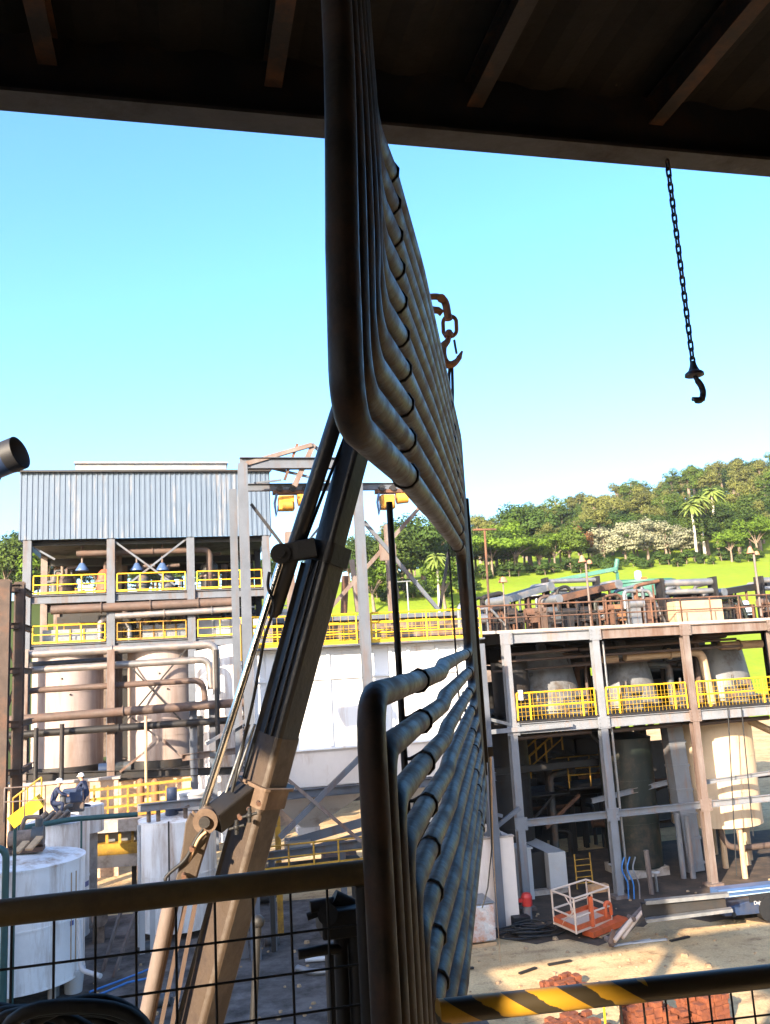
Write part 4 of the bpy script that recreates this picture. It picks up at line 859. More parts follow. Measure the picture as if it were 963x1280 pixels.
# ================================================================== left tower shed
YH = 58.0
hx = [at(34, 740, YH).x, at(139, 740, YH).x, at(239, 735, YH).x, at(333, 700, YH).x]
shed = thing('evaporator_building', 'tall shed clad in grey corrugated sheet on open steel floors at left', 'building', ((hx[0]+hx[3])/2, YH, 0))
zc0, zc1 = at(180, 673, YH).z, at(180, 591, YH).z
z1f, z2f = at(139, 742, YH).z, at(139, 803, YH).z
def corr(mb, x0, x1, y, z0, z1, step=.30, d=.05):
    n = int((x1-x0)/step); prof = []
    for k in range(n): x = x0+k*step; prof += [(x, y), (x+step*.3, y), (x+step*.42, y+d), (x+step*.85, y+d), ]
    prof.append((x0+n*step, y))
    vs = [(a, b, z0) for a, b in prof]+[(a, b, z1) for a, b in prof]; N_ = len(prof)
    mb.add(vs, [[i, i+1, N_+i+1, N_+i] for i in range(N_-1)]); return mb
CLAD = mat('grey_blue_cladding', (.072,.102,.148), .5, .1, .08, .6, (.20,.18,.17), .15, 1.5)
m = MB(); corr(m, hx[0]-.5, hx[3]+.35, YH-.35, zc0, zc1, .33); m.build('cladding', CLAD, shed)
m = MB(); m.span(hx[0]-.5, hx[0]-.45, YH-.28, YH+14, zc0, zc1); m.span(hx[3]+.33, hx[3]+.38, YH-.28, YH+14, zc0, zc1); m.build('side_cladding', CLAD, shed)
m = MB(); m.add([(hx[0]-.6,YH-.6,zc1+.05),(hx[3]+.5,YH-.6,zc1+.05),(hx[3]+.5,YH+7,zc1+.6),(hx[0]-.6,YH+7,zc1+.6),(hx[0]-.6,YH+14.3,zc1+.05),(hx[3]+.5,YH+14.3,zc1+.05)], [[0,1,2,3],[3,2,5,4]]); m.build('roof', CLAD, shed)
m = MB(); m.bar((hx[0]-.6, YH-.55, zc1), (hx[3]+.5, YH-.55, zc1), .12, .12); m.build('eave_trim', DARK_STEEL, shed)
ra, rb = at(98, 584, YH+6).x, at(282, 584, YH+6).x
m = MB(); m.span(ra, rb, YH+4.5, YH+8.5, zc1+.45, at(190, 580, YH+4.5).z); m.build('ridge_vent', GALV, shed)
m = MB(); m.span(ra-.1, rb+.1, YH+4.3, YH+8.7, at(190, 580, YH+4.5).z+.003, at(190, 580, YH+4.5).z+.12); m.build('ridge_cap', GALV, shed)
for i, x in enumerate(hx):
    m = MB(); m.ibeam((x, YH, 0), (x, YH, zc0+.2), .5, .5, .04, (0,1,0)); m.build('column', STEEL_FAR, shed)
    for y in (YH+7, YH+13.5):
        m = MB(); m.ibeam((x, y, 0), (x, y, zc0+.2), .45, .45, .04, (0,1,0)); m.build('column', STEEL_RUST if i < 2 else DARK_STEEL, shed)
for z in (z1f, z2f):
    for y, mm in ((YH, STEEL_FAR), (YH+7, DARK_STEEL), (YH+13.5, DARK_STEEL)):
        m = MB(); m.ibeam((hx[0], y, z-.25), (hx[3], y, z-.25), .3, .5, .03); m.build('floor_beam', mm, shed)
m = MB(); m.ibeam((hx[0], YH+13.6, zc0-.3), (hx[3], YH+13.6, zc0-.3), .3, .6, .03); m.ibeam((hx[0], YH+.5, zc0-.1), (hx[3], YH+.5, zc0-.1), .3, .4, .03); m.ibeam((hx[0], YH+7, zc0-.5), (hx[3], YH+7, zc0-.5), .3, .5, .03); m.build('roof_truss', DARK_STEEL, shed)
m = MB(); m.span(hx[0]-.1, hx[3]+.1, YH+.1, YH+13.6, zc0+.0, zc0+.06); m.build('ceiling', DARK_STEEL, shed)
m = MB(); m.span(hx[0]+.2, hx[3]+.4, YH-.1, YH+8, z1f+.01, z1f+.08); m.build('floor', DARK_STEEL, shed)
m = MB(); m.span(hx[0]+.2, hx[3]+.4, YH-.1, YH+6, z2f+.01, z2f+.08); m.build('floor', DARK_STEEL, shed)
for i in range(3):
    a, b = hx[i]+.4, hx[i+1]-.35
    railing('guard_rail', (a, YH-.15, z1f+.1), (b, YH-.15, z1f+.1), shed, 1.15, 4, 1, .045)
    railing('guard_rail', (a, YH-.15, z2f+.1), (b, YH-.15, z2f+.1), shed, 1.1, 4, 1, .04, YELLOW if i != 1 else YELLOW_DARK)
    railing('guard_rail', (a, YH+6, z2f+.6), (b, YH+6, z2f+.6), shed, 1.1, 5, 1, .04, YELLOW_DARK)
    railing('guard_rail', (a, YH+7.6, z1f+.1), (b, YH+7.6, z1f+.1), shed, 1.1, 4, 1, .04)
for p, q in (((hx[1]+.2, YH-.05, zc0-.15), (hx[2]-1.0, YH-.05, z1f+.4)), ((hx[2]-.2, YH+.02, zc0-.05), (hx[1]+1.1, YH+.02, z1f+.6)), ((hx[0]+.3, YH+.3, zc0-.4), (hx[0]+1.6, YH+.3, zc0-1.2))):
    m = MB(); m.bar(p, q, .12, .12); m.build('brace', STEEL_FAR, shed)
for y, s in ((YH+4.9, 1), ):
    m = MB(); m.bar((hx[1]+.2, YH+.2, 6.2), (hx[2]-.2, YH+.2, 11.5), .1, .1); m.bar((hx[2]-.2, YH+.3, 6.2), (hx[1]+.2, YH+.3, 11.5), .1, .1); m.build('brace', DARK_STEEL, shed)
# plinth
pl_ = thing('concrete_plinth', 'long tan concrete plinth carrying the two pink white tanks', 'plinth', (hx[1], YH-1, 0))
m = MB(); m.span(hx[0]-1.5, hx[3]+2.5, YH-1.5, YH+10, 0, 3.6); m.build('wall', mat('tan_plinth', (.46,.32,.22), .85, 0, .2, .8, (.2,.13,.09), .3), pl_)
m = MB(); m.span(hx[0]-1.7, hx[3]+2.7, YH-1.7, YH+10.2, 3.603, 3.95); m.build('slab', DARK_STEEL, pl_)
t1x, t2x = at(85, 900, YH+2.6).x, at(203, 890, YH+2.6).x
tt = at(85, 806, YH+2.6).z; tb_ = at(85, 957, YH).z-.2
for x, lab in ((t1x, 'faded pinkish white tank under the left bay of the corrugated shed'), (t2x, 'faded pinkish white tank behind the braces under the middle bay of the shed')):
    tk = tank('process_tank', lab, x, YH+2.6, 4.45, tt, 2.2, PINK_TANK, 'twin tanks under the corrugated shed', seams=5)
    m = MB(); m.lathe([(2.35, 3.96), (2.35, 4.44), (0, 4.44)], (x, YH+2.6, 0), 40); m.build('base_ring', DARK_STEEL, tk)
    m = MB(); 
    for k in range(3): m.ball((x-.1+.25*k, YH+.38, tt-2.2-.5*k), .06, 8)
    m.build('valve', DARK_STEEL, tk)
for x0, x1, z0, z1 in ((hx[0]+.3, hx[0]+2.0, z2f-.5, z1f-.5), (hx[0]+2.0, hx[1]-.6, z2f+1.5, z1f-.5), (hx[1]-.6, hx[1]+1.5, z2f-.5, z1f-.5), (hx[1]+1.5, hx[2]-1.2, z2f+1.7, z1f-.5), (hx[2]-1.2, hx[2]+.6, z2f-.5, z1f-.5), (hx[2]+.6, hx[3]+1, z2f+2.2, z1f-.5), (hx[0]+.2, hx[0]+1.4, 4, z2f-.5), (hx[1]-.9, hx[1]+1.3, 4, z2f-.5), (hx[2]-.8, hx[2]+.5, 4, z2f-.5)):
    m = MB(); m.span(x0+.01, x1-.01, YH+11.2, YH+11.3, z0, z1); m.build('back_panel', DARK_STEEL, shed)
# equipment on the upper floors
R2 = random.Random(11)
def evap(label, x, y, z0, h, r, m_):
    t = thing('evaporator', label, 'vessel', (x, y, z0)); mb = MB(); mb.lathe([(0, z0), (r*.7, z0), (r, z0+.3), (r, z0+h-.3), (r*.55, z0+h), (0, z0+h+.05)], (x, y, 0), 24); mb.build('shell', m_, t)
    mb = MB(); mb.lathe([(r+.01, z0+h*.5), (r+.08, z0+h*.5), (r+.08, z0+h*.5+.12), (r+.01, z0+h*.5+.12)], (x, y, 0), 24); mb.build('flange', STEEL_RUST, t)
    mb = MB(); mb.tube(bent([(x, y, z0+h), (x, y, z0+h+.5), (x+.8, y, z0+h+.55)], .2), .13, 10); mb.build('nozzle', PIPE_BROWN, t); return t
evap('red brown vessel behind the upper rail beside the second shed column', at(132, 725, YH+2).x, YH+2, z1f+.1, 1.7, .55, mat('red_brown_vessel', (.28,.07,.035), .6, 0, .3, 3, (.1,.05,.03), .3))
evap('grey vessel in the middle bay of the upper shed floor, left of centre', hx[1]+1.9, YH+1.6, z1f+.1, 1.3, .42, MOTOR_GREY)
evap('grey vessel in the middle bay of the upper shed floor, right of centre', hx[1]+3.5, YH+1.8, z1f+.1, 1.3, .45, STEEL_FAR)
evap('dark vessel in the right bay of the upper shed floor', hx[2]+1.3, YH+3, z1f+.1, 2.2, .6, DARK_STEEL)
evap('teal vessel in the right bay of the upper shed floor', hx[2]+3.2, YH+4, z1f+.1, 2.4, .35, TEAL)
evap('rusty vessel at the left end of the upper shed floor', hx[0]+2.0, YH+3, z1f+.1, 1.5, .5, PIPE_BROWN)
pts = [(at(96, 683, YH+1).x, YH+1, zc0-.75), (at(262, 678, YH+1).x, YH+1, zc0-.7), (at(262, 730, YH+1).x, YH+1, z1f+.2)]
pipe('vapour_pipe', 'long brown pipe under the cladding bending down in the right bay of the shed', pts, .22, PIPE_BROWN, rad=.5, fl=2.4)
for k, px in enumerate((103, 171, 203)):
    p = at(px, 690, YH+1.2); t = thing('pendant_lamp', ['blue lamp hanging in the left bay of the shed', 'blue lamp hanging in the middle bay of the shed at left', 'blue lamp hanging in the middle bay of the shed at right'][k], 'lamp', (p.x, YH+1.2, p.z-1.2))
    m = MB(); m.cyl((p.x, YH+1.2, zc0-.1), (p.x, YH+1.2, p.z-.8), .07, n=8); m.build('rod', STEEL_RUST, t)
    m = MB(); m.lathe([(0, .5), (.15, .45), (.4, .05), (.42, -.05), (0, -.02)], (p.x, YH+1.2, p.z-1.2), 14); m.build('shade', LAMP_MAT, t)
pipe('header_pipe', 'thick brown pipe running level below the upper shed floor', [(hx[0]+1.5, YH-.4, z1f-.95), (hx[2]+2.6, YH-.4, z1f-.85)], .28, PIPE_BROWN, fl=3)
pipe('header_pipe', 'pale pipe just beneath the thick brown pipe under the upper shed floor', [(hx[1]+.3, YH-.5, z1f-1.5), (hx[2]+2.6, YH-.5, z1f-1.35)], .2, PIPE_SILVER, fl=3)
pipe('swan_neck_pipe', 'silver swan neck pipe left of the second shed column', [(hx[1]-.1, YH+.6, z1f-1.55), (hx[1]-.7, YH+.6, z1f-1.6), (hx[1]-.7, YH+.6, z2f+.1)], .2, PIPE_SILVER, rad=.4)
pipe('swan_neck_pipe', 'silver swan neck pipe right of the second shed column', [(hx[1]+.5, YH+.6, z1f-1.9), (hx[1]+1.1, YH+.6, z1f-1.95), (hx[1]+1.1, YH+.6, z2f+.1)], .18, PIPE_SILVER, rad=.4)
for k, (xa, xb, h) in enumerate(((hx[0]+.8, hx[1]-.9, .9), (hx[1]+1.9, hx[2]-.3, .95), (hx[2]+.4, hx[3]-.3, 1.2))):
    t = thing('juice_trough', ['pale trough behind the lower rail in the left bay of the shed', 'pale trough behind the lower rail in the middle bay of the shed', 'white louvred box in the right bay of the lower shed floor'][k], 'trough', ((xa+xb)/2, YH+1.5, z2f+.1))
    m = MB(); m.span(xa, xb, YH+1.0, YH+2.4, z2f+.1, z2f+.1+h); m.build('body', GALV if k < 2 else CAB_WHITE, t)
    m = MB(); [m.span(xa+(xb-xa)*j/4-.05, xa+(xb-xa)*j/4+.05, YH+.93, YH+.998, z2f+.1, z2f+.1+h) for j in range(1, 4)]; m.build('rib', YELLOW_DARK if k < 2 else GALV, t)
for k in range(26):
    x = hx[0]+.8+R2.random()*(hx[3]-hx[0]-1.4); up = k % 2; z0 = (z1f if up else z2f)+.1; y = YH+3.2+R2.random()*4; h = .7+R2.random()*1.7; mm = R2.choice([DARK_STEEL, MOTOR_GREY, STEEL_RUST, PIPE_BROWN, MOTOR_BROWN])
    m = MB(); r = .1+R2.random()*.22; m.cyl((x, y, z0), (x, y, z0+h), r, n=10); m.cyl((x-.02, y, z0+h*.7), (x-.02, y, z0+h*.78), r*1.5, n=10)
    if k % 3 == 0: m.tube(bent([(x, y, z0+h), (x, y, z0+h+.3), (x+1.1, y, z0+h+.35), (x+1.1, y, z0)], .2), .08, 8)
    tag(m.build('pipe_stub', mm), 'upright pipe or small vessel in the shade of the %s shed floor' % ('upper' if up else 'lower'), 'pipe', 'pipework on the %s shed floor' % ('upper' if up else 'lower'))
# far pale wall seen between the floors
lw = thing('louvred_wall', 'sunlit pale louvred wall behind the right bay of the shed', 'wall', (hx[2]+2.2, YH+12, 0))
m = MB(); m.span(hx[2]+.7, hx[3]+3.8, YH+11.8, YH+12, 4, z2f+2.6); m.build('wall', WHITEWASH, lw)
m = MB(); [m.bar((hx[2]+.7, YH+11.7, 4.3+.5*k), (hx[3]+3.8, YH+11.7, 4.3+.5*k), .1, .1) for k in range(22)]; m.build('louvre', WHITEWASH, lw)
lf = thing('louvred_wall', 'dusty wall behind the left and middle bays of the lower shed floor', 'wall', (hx[1], YH+13, 0))
m = MB(); m.span(hx[0]+.2, hx[2]-.2, YH+12.8, YH+13, 4, z2f+1.8); m.build('wall', bpy.data.materials['dusty_store_wall'], lf)
wt = tank('white_tank', 'white tank with a ladder between the shed and the gantry column', at(290, 850, YH-3).x, YH-3, 0, at(290, 812, YH-3).z, 2.2, WHITE_TANK)
p = at(299, 840, YH-5.3); m = MB(); 
for dx in (-.2, .2): m.bar((p.x+dx, YH-5.3, 3), (p.x+dx, YH-5.3, 12.3), .05, .05)
for k in range(22): m.bar((p.x-.2, YH-5.3, 3.2+.4*k), (p.x+.2, YH-5.3, 3.2+.4*k), .04, .04)
m.build('ladder', DARK_STEEL, wt)
# ---------------- pipe bridge in front of the twin tanks
YP = 51.0
def P(x, y, dy=0): return at(x, y, YP+dy)
pipe('bridge_pipe', 'topmost silver pipe of the pipe bridge, bending down at its right end', [P(20, 819), P(270, 805), P(271, 868)], .22, PIPE_SILVER, rad=.6, fl=5)
pipe('bridge_pipe', 'second silver brown pipe from the top of the pipe bridge', [P(22, 839, .6), P(262, 824, .6), P(264, 862, .6)], .20, PIPE_SILVER, rad=.6, fl=5)
pipe('bridge_pipe', 'short third pipe of the pipe bridge with elbows at both ends', [P(29, 905, .3), P(29, 864, .3), P(254, 850, .3), P(257, 880, .3)], .17, PIPE_BROWN, rad=.6, fl=5)
pipe('bridge_pipe', 'thick long pipe crossing both pink white tanks at mid height', [P(5, 901, -1), P(330, 876, -1)], .24, PIPE_BROWN, fl=6)
pipe('bridge_pipe', 'dark lowest pipe crossing both pink white tanks', [P(0, 920, -.6), P(320, 898, -.6)], .20, DARK_STEEL, fl=6)
pipe('bridge_pipe', 'thin dark pipe rising behind the top silver pipe at left', [P(28, 833, 1.2), P(140, 826, 1.2)], .22, DARK_STEEL)
for k, (x, y0, y1, r, mm, l) in enumerate(((44, 910, 1000, .12, DARK_STEEL, 'dark pipe dropping from the bridge in front of the left pink white tank edge'), (77, 905, 985, .12, DARK_STEEL, 'dark pipe dropping across the left pink white tank'), (183, 895, 985, .08, PIPE_TAN, 'thin pale rod standing before the right pink white tank'), (273, 812, 940, .13, DARK_STEEL, 'dark riser beside the elbow of the top silver pipe'))):
    a, b = P(x, y0, -1.3), P(x, y1, -1.3); a.x = b.x; b.y = a.y; pipe('drop_pipe', l, [a, b], r, mm)
br = thing('pipe_bridge', 'steel trestle carrying the pipes in front of the two pink white tanks', 'trestle', tuple(P(240, 1000)))
for x in (30, 139, 242, 266):
    a = P(x, 900, -.2); m = MB(); m.ibeam((a.x, YP-.2, 0), (a.x, YP-.2, P(x, 812 if x < 240 else 882, -.2).z), .4, .4, .03, (0,1,0)); m.build('post', STEEL_RUST if x < 240 else STEEL_FAR, br)
a, b = P(228, 947, -.3), P(330, 934, -.3); m = MB(); m.ibeam(a, b, .3, .35, .03); m.build('beam', STEEL_RUST, br)
a, b = P(10, 972, -.3), P(330, 962, -.3); m = MB(); m.ibeam(a, b, .3, .4, .03); m.build('beam', DARK_STEEL, br)
a, b = P(150, 965, -.4), P(200, 925, -.4); m = MB(); m.bar(a, b, .12, .12); m.bar(P(205, 925, -.4), P(228, 947, -.4), .1, .1); m.bar(P(165, 897, -.4), P(228, 945, -.45), .09, .09); m.build('brace', STEEL_RUST, br)
# bluish cylinder behind the post and dark machinery at the tank feet
for k, (x, y, mm) in enumerate(((135, 958, BLUE_MACH), (146, 962, MOTOR_GREY), (155, 955, MOTOR_GREY))):
    p = P(x, y, 3); z = 3.96; t = thing('pump_set', ['blue motor between the pink white tanks', 'grey pump between the pink white tanks, left of the post', 'grey pump at the foot of the right pink white tank'][k], 'pump', (p.x, p.y, z))
    m = MB(); m.tube([(p.x-.5, p.y, z+.6), (p.x+.4, p.y, z+.6)], .35, 14); m.build('motor', mm, t); m = MB(); m.span(p.x-.6, p.x+.6, p.y-.35, p.y+.35, z, z+.24); m.build('base', DARK_STEEL, t)
rp = tank('round_vessel', 'dark grey vessel behind the pipe elbows right of the twin tanks', at(275, 930, YP+4).x, YP+4, 3.96, at(275, 893, YP+4).z, 1.6, DARK_STEEL)
# ---------------- brown tower at the left edge
YT = 40.0
bt = thing('steel_tower', 'brown open steel tower cut off by the left edge of the picture', 'tower', (at(5, 900, YT).x, YT, 0))
ztw = at(15, 728, YT).z
for x, y, w_ in ((3, YT-1, .45), (22, YT, .4), (-30, YT, .4), (24, YT+3, .35), (-10, YT+3, .35)):
    a = at(x, 900, y); m = MB(); m.ibeam((a.x, y, 0), (a.x, y, ztw-(0 if y < YT+2 else .4)), w_, w_, .04, (0,1,0)); m.build('column', TOWER_BROWN, bt)
for yy, w_ in ((735, .35), (782, .25), (838, .25), (905, .3), (965, .25)):
    a, b = at(-40, yy+3, YT-.6), at(24, yy, YT-.2); m = MB(); m.ibeam(a, b, .25, w_, .03); m.build('beam', TOWER_BROWN, bt)
    b2 = at(24, yy-1, YT+3); m = MB(); m.ibeam(b, V((b.x, YT+3, b.z)), .2, .25, .03); m.build('beam', TOWER_BROWN, bt)
for a, b in (((2, 780), (22, 840)), ((22, 850), (2, 905)), ((3, 910), (22, 960))): m = MB(); m.bar(at(*a, YT+1), at(*b, YT+1), .12, .12); m.build('brace', TOWER_BROWN, bt)
# blue fume duct end at the upper left
dk = thing('fume_duct', 'dark blue round duct end poking in from the left edge against the sky', 'duct', tuple(at(0, 575, 20)))
a, b = at(-60, 600, 20.2), at(24, 566, 19.6); m = MB(); d = (b-a).normalized(); m.tube([a, b], .36, 28, False); m.build('pipe', BLUE_MACH, dk)
m = MB(); m.tube([b-d*.25, b+d*.02], .372, 28, False); m.tube([b-d*1.5, b+d*.0], .33, 28, False); m.cyl(b-d*1.6, b-d*1.5, .33, n=28); m.build('mouth', DARK_STEEL, dk)
m = MB(); m.bar(at(2, 590, 19.9), at(-20, 640, 19.9), .08, .08); m.build('bracket', DARK_STEEL, dk)
# ================================================================== near left tanks
YA = 31.0
ca = at(24, 1068, YA); ta_ = tank('water_tank', 'low white tank at the left edge with dusty timber and pump on its roof', ca.x, YA, .5, 3.95, 2.0, WHITE_TANK, seams=2, roof='cone')
m = MB(); [m.cyl((ca.x+1.7*math.cos(a), YA+1.7*math.sin(a), 0), (ca.x+1.7*math.cos(a), YA+1.7*math.sin(a), .55), .12, n=10) for a in [k*.785 for k in range(8)]]; m.build('leg', CONCRETE, ta_)
m = MB()
for k in range(5): 
    a0 = -.55+.03*k; m.tube([(ca.x+2.01*math.cos(a0), YA+2.01*math.sin(a0), 1.0), (ca.x+2.01*math.cos(a0), YA+2.01*math.sin(a0), 3.6)], .02, 6) if k in (0, 4) else None
m.build('level_gauge', PIPE_TAN, ta_)
m = MB(); m.lathe([(2.005, 1.75), (2.007, 1.75), (2.007, 1.95), (2.005, 1.95)], (ca.x, YA, 0), 48)
# blue band reduced to a short patch
m = MB(); a0, a1 = math.radians(-33), math.radians(-28)
m.add([(ca.x+2.012*math.cos(a), YA+2.012*math.sin(a), z) for z in (2.05, 2.2) for a in (a0, a1)], [[0,1,3,2]]); m.build('blue_mark', BLUE_BAND, ta_)
def plank(label, p, q, w_=.22, h=.06):
    tag(MB().bar(p, q, w_, h).build('plank', WOOD), label, 'plank')
zt_ = 4.2
plank('short plank leaning on the roof of the low white tank', at(36, 1062, YA-1.6), at(50, 1046, YA-.9)); plank('grey plank across the roof of the low white tank', at(20, 1066, YA-1.7), at(33, 1052, YA-1.1))
pm = thing('roof_pump', 'dusty pump and motor on the roof of the low white tank', 'pump', tuple(at(33, 1053, YA-.5)))
c = at(30, 1048, YA-.4); c2 = at(44, 1044, YA-.4)
m = MB(); m.tube([c-V((.45,0,0)), c+V((.25,0,0))], .26, 16); m.build('motor', MOTOR_BROWN, pm); m = MB(); m.tube([c+V((.25,0,.02)), c+V((.6,0,.02))], .32, 16); m.tube([c+V((.45,0,.2)), c+V((.45,0,.55))], .12, 10); m.build('casing', MOTOR_GREY, pm)
m = MB(); m.box(c-V((0,0,.34)), (1.2,.6,.12)); m.build('base', PIPE_BROWN, pm)
m = MB(); m.tube(bent([c+V((.45,0,.5)), c+V((.45,0,.62)), c+V((.0,.1,.62)), c+V((-.1,.1,.2))], .12), .07, 10); m.build('outlet', MOTOR_BROWN, pm)
YB = 36.0
cb2 = at(72, 1030, YB); rb2 = at(112, 1060, YB).x-cb2.x
tb2 = tank('water_tank', 'taller white tank behind the low one, with two workers on top', cb2.x, YB, .3, 4.35, rb2, WHITE_TANK, seams=2)
m = MB(); a0, a1 = math.radians(-40), math.radians(-8); n = 8
m.add([(cb2.x+(rb2+.012)*math.cos(a0+(a1-a0)*k/n), YB+(rb2+.012)*math.sin(a0+(a1-a0)*k/n), z) for z in (2.0, 2.18) for k in range(n+1)], [[k, k+1, n+2+k, n+1+k] for k in range(n)]); m.build('blue_band', BLUE_BAND, tb2)
tp = thing('round_platform', 'round white platform beside the two workers', 'platform', (at(106, 1010, YB+2.2).x, YB+2.2, 0))
c = at(106, 1010, YB+2.2); m = MB(); m.lathe([(0, c.z-.9), (.75, c.z-.9), (.75, c.z+.1), (0, c.z+.1)], (c.x, c.y, 0), 32); m.build('top', WHITE_TANK, tp); m = MB(); m.cyl((c.x, c.y, 0), (c.x, c.y, c.z-.9), .5, n=20); m.build('leg', CONCRETE, tp)
YC = 36.0
cc = at(222, 1040, YC); rc = cc.x-at(173, 1060, YC).x
tc2 = tank('mixing_tank', 'white tank with a blue band and an agitator on its roof left of the crane', cc.x, YC, .25, 4.1, rc, WHITE_TANK, seams=2, rh=.25)
a0, a1 = math.radians(-175), math.radians(-118); n = 10
m = MB(); m.add([(cc.x+(rc+.012)*math.cos(a0+(a1-a0)*k/n), YC+(rc+.012)*math.sin(a0+(a1-a0)*k/n), z) for z in (1.62, 1.84) for k in range(n+1)], [[k, k+1, n+2+k, n+1+k] for k in range(n)]); m.build('blue_band', BLUE_BAND, tc2)
m = MB(); p = at(176, 1010, YC-1.3); q = at(266, 1001, YC-.9); m.ibeam(p, q, .2, .28, .02); p2 = at(172, 1010, YC+1.0); q2 = at(262, 1000, YC+1.3); m.ibeam(p2, q2, .2, .28, .02); m.build('roof_beam', STEEL_BLUE, tc2)
ag = at(215, 1000, YC-.4); m = MB(); m.cyl((ag.x, ag.y, 4.2), (ag.x, ag.y, 4.75), .25, n=16); m.cyl((ag.x, ag.y, 4.75), (ag.x, ag.y, 5.25), .2, n=16); m.cyl((ag.x-.12, ag.y-.1, 4.5), (ag.x+.5, ag.y-.1, 4.5), .14, n=12); m.build('agitator_motor', BLUE_MACH, tc2, .01)
dr = at(240, 990, YC+.6); m = MB(); m.lathe([(0, 4.3), (.62, 4.3), (.62, 4.85), (.66, 4.85), (.66, 4.93), (0, 4.96)], (dr.x, dr.y, 0), 28); m.build('top_drum', CAB_WHITE, tc2)
for x, y in ((186, 998), (198, 1003), (232, 1004)): p = at(x, y, YC-1.0); m = MB(); m.tube([V((p.x, p.y, 4.15)), V((p.x, p.y, 4.6))], .08, 8); m.tube([V((p.x-.15, p.y, 4.6)), V((p.x+.15, p.y, 4.6))], .07, 8); m.build('valve', MOTOR_BROWN, tc2)
p = at(174, 1016, YC-1.9); pipe('down_pipe', 'white down pipe at the left side of the agitator tank', [(p.x, p.y, 4.2), (p.x, p.y, .1)], .07, CAB_WHITE)
p = at(211, 1024, YC-2.3); pipe('conduit', 'thin dark conduit down the front of the agitator tank', [(p.x, p.y-.0, 4.3), (p.x, p.y, .3)], .03, DARK_STEEL)
p = at(178, 1128, YC-2.4); m = MB(); m.bar((p.x, p.y, 0), (p.x, p.y, 1.6), .18, .18); m.bar((p.x, p.y, 1.6), (p.x, p.y, 1.62), .3, .3); tag(m.build('square_post', CAB_WHITE), 'left pale square post in front of the agitator tank', 'post')
m = MB(); m.bar((p.x+.35, p.y, 0), (p.x+.35, p.y, 1.6), .18, .18); m.bar((p.x+.35, p.y, 1.6), (p.x+.35, p.y, 1.62), .24, .3); tag(m.build('square_post', CAB_WHITE), 'right pale square post in front of the agitator tank', 'post')
# yellow platforms between the tanks
YQ = 41.0
yp = thing('yellow_gangway', 'yellow railed gangway bridging between the white tanks', 'gangway', tuple(at(142, 1090, YQ)))
for y0, mm, h, w_ in ((1031, CONCRETE, .5, .8), (1060, YELLOW_DARK, .45, .6), (1072, CONCRETE, .7, .5)):
    a, b = at(100, y0+3, YQ), at(185, y0-3, YQ); m = MB(); m.bar(a, b, w_, h); m.build('beam', mm, yp)
for x in (116, 134, 150, 166): 
    a, b = at(x, 1058, YQ-.1), at(x, 1036, YQ-.1); m = MB(); m.bar(a, b, .12, .12); m.build('post', YELLOW_DARK, yp)
m = MB(); a, b = at(100, 1048, YQ+.4), at(185, 1042, YQ+.4); m.bar(a, b, .06, .7); m.build('panel', GALV, yp)
m = MB(); 
for y0 in (984, 996, 1008, 1020): a, b = at(112, y0+4, YQ+.2), at(240, y0-10, YQ+.2); m.bar(a, b, .09, .10 if y0 > 990 else .12)
for x in (118, 135, 160, 185, 208): a, b = at(x, 1026, YQ+.2), at(x, 982, YQ+.2); m.bar(a, b, .08, .08)
m.build('hand_rail', YELLOW_DARK, yp)
m = MB()
for x in (116, 168): a = at(x, 1070, YQ+.3); m.bar((a.x, a.y, 0), (a.x, a.y, a.z), .2, .2)
m.build('leg', DARK_STEEL, yp)
ys = thing('yellow_stair', 'bright yellow stair with sheet sides at the far left', 'stairs', tuple(at(40, 1040, YQ-2)))
a, b = at(16, 1027, YQ-2), at(52, 1000, YQ-2); m = MB(); m.bar(a, b, .9, .5); m.build('side_sheet', YELLOW, ys)
m = MB(); m.tube([a+V((0,0,.9)), b+V((0,0,.9))], .04, 8); [m.tube([a.lerp(b, k/4), a.lerp(b, k/4)+V((0,0,.9))], .035, 6) for k in range(5)]; m.build('hand_rail', YELLOW_DARK, ys)
m = MB(); m.bar((b.x, b.y, 0), b, .15, .15); m.build('leg', DARK_STEEL, ys)
fence_ = thing('tank_rail', 'thin pale hand rail round the workers on the white tank', 'railing', (cb2.x, YB-.5, 4.4))
for z in (.55, 1.1):
    pass
m = MB(); p0, p1 = at(6, 985, YB-.6), at(57, 982, YB-.6); [m.tube([p0-V((0,0,k)), p1-V((0,0,k))], .025, 6) for k in (0, .5)]; [m.tube([p0.lerp(p1, k/2), p0.lerp(p1, k/2)-V((0,0,1.2))], .025, 6) for k in range(3)]; m.build('rail', STEEL_RUST, fence_)
ow = thing('store_wall', 'low sunlit orange tan wall behind the two workers', 'wall', tuple(at(80, 1000, 47)))
a, b = at(14, 982, 47), at(148, 976, 47); m = MB(); m.span(a.x, b.x, 47, 47.3, 0, (a.z+b.z)/2); m.build('wall', bpy.data.materials['tan_plinth'], ow)
m = MB(); m.span(a.x-.1, b.x+.1, 46.9, 47.4, (a.z+b.z)/2+.003, (a.z+b.z)/2+.12); m.build('coping', CONCRETE, ow)
for k, x in enumerate((176, 194)):
    p = at(x, 985, 44); m = MB(); m.cyl((p.x, p.y, 0), (p.x, p.y, p.z+.2), .18, n=12); m.ball((p.x, p.y, p.z+.25), .19, 10); tag(m.build('bollard_pipe', HOOK_M), ['left of two orange brown pipe ends behind the yellow gangway', 'right of two orange brown pipe ends behind the yellow gangway'][k], 'pipe')
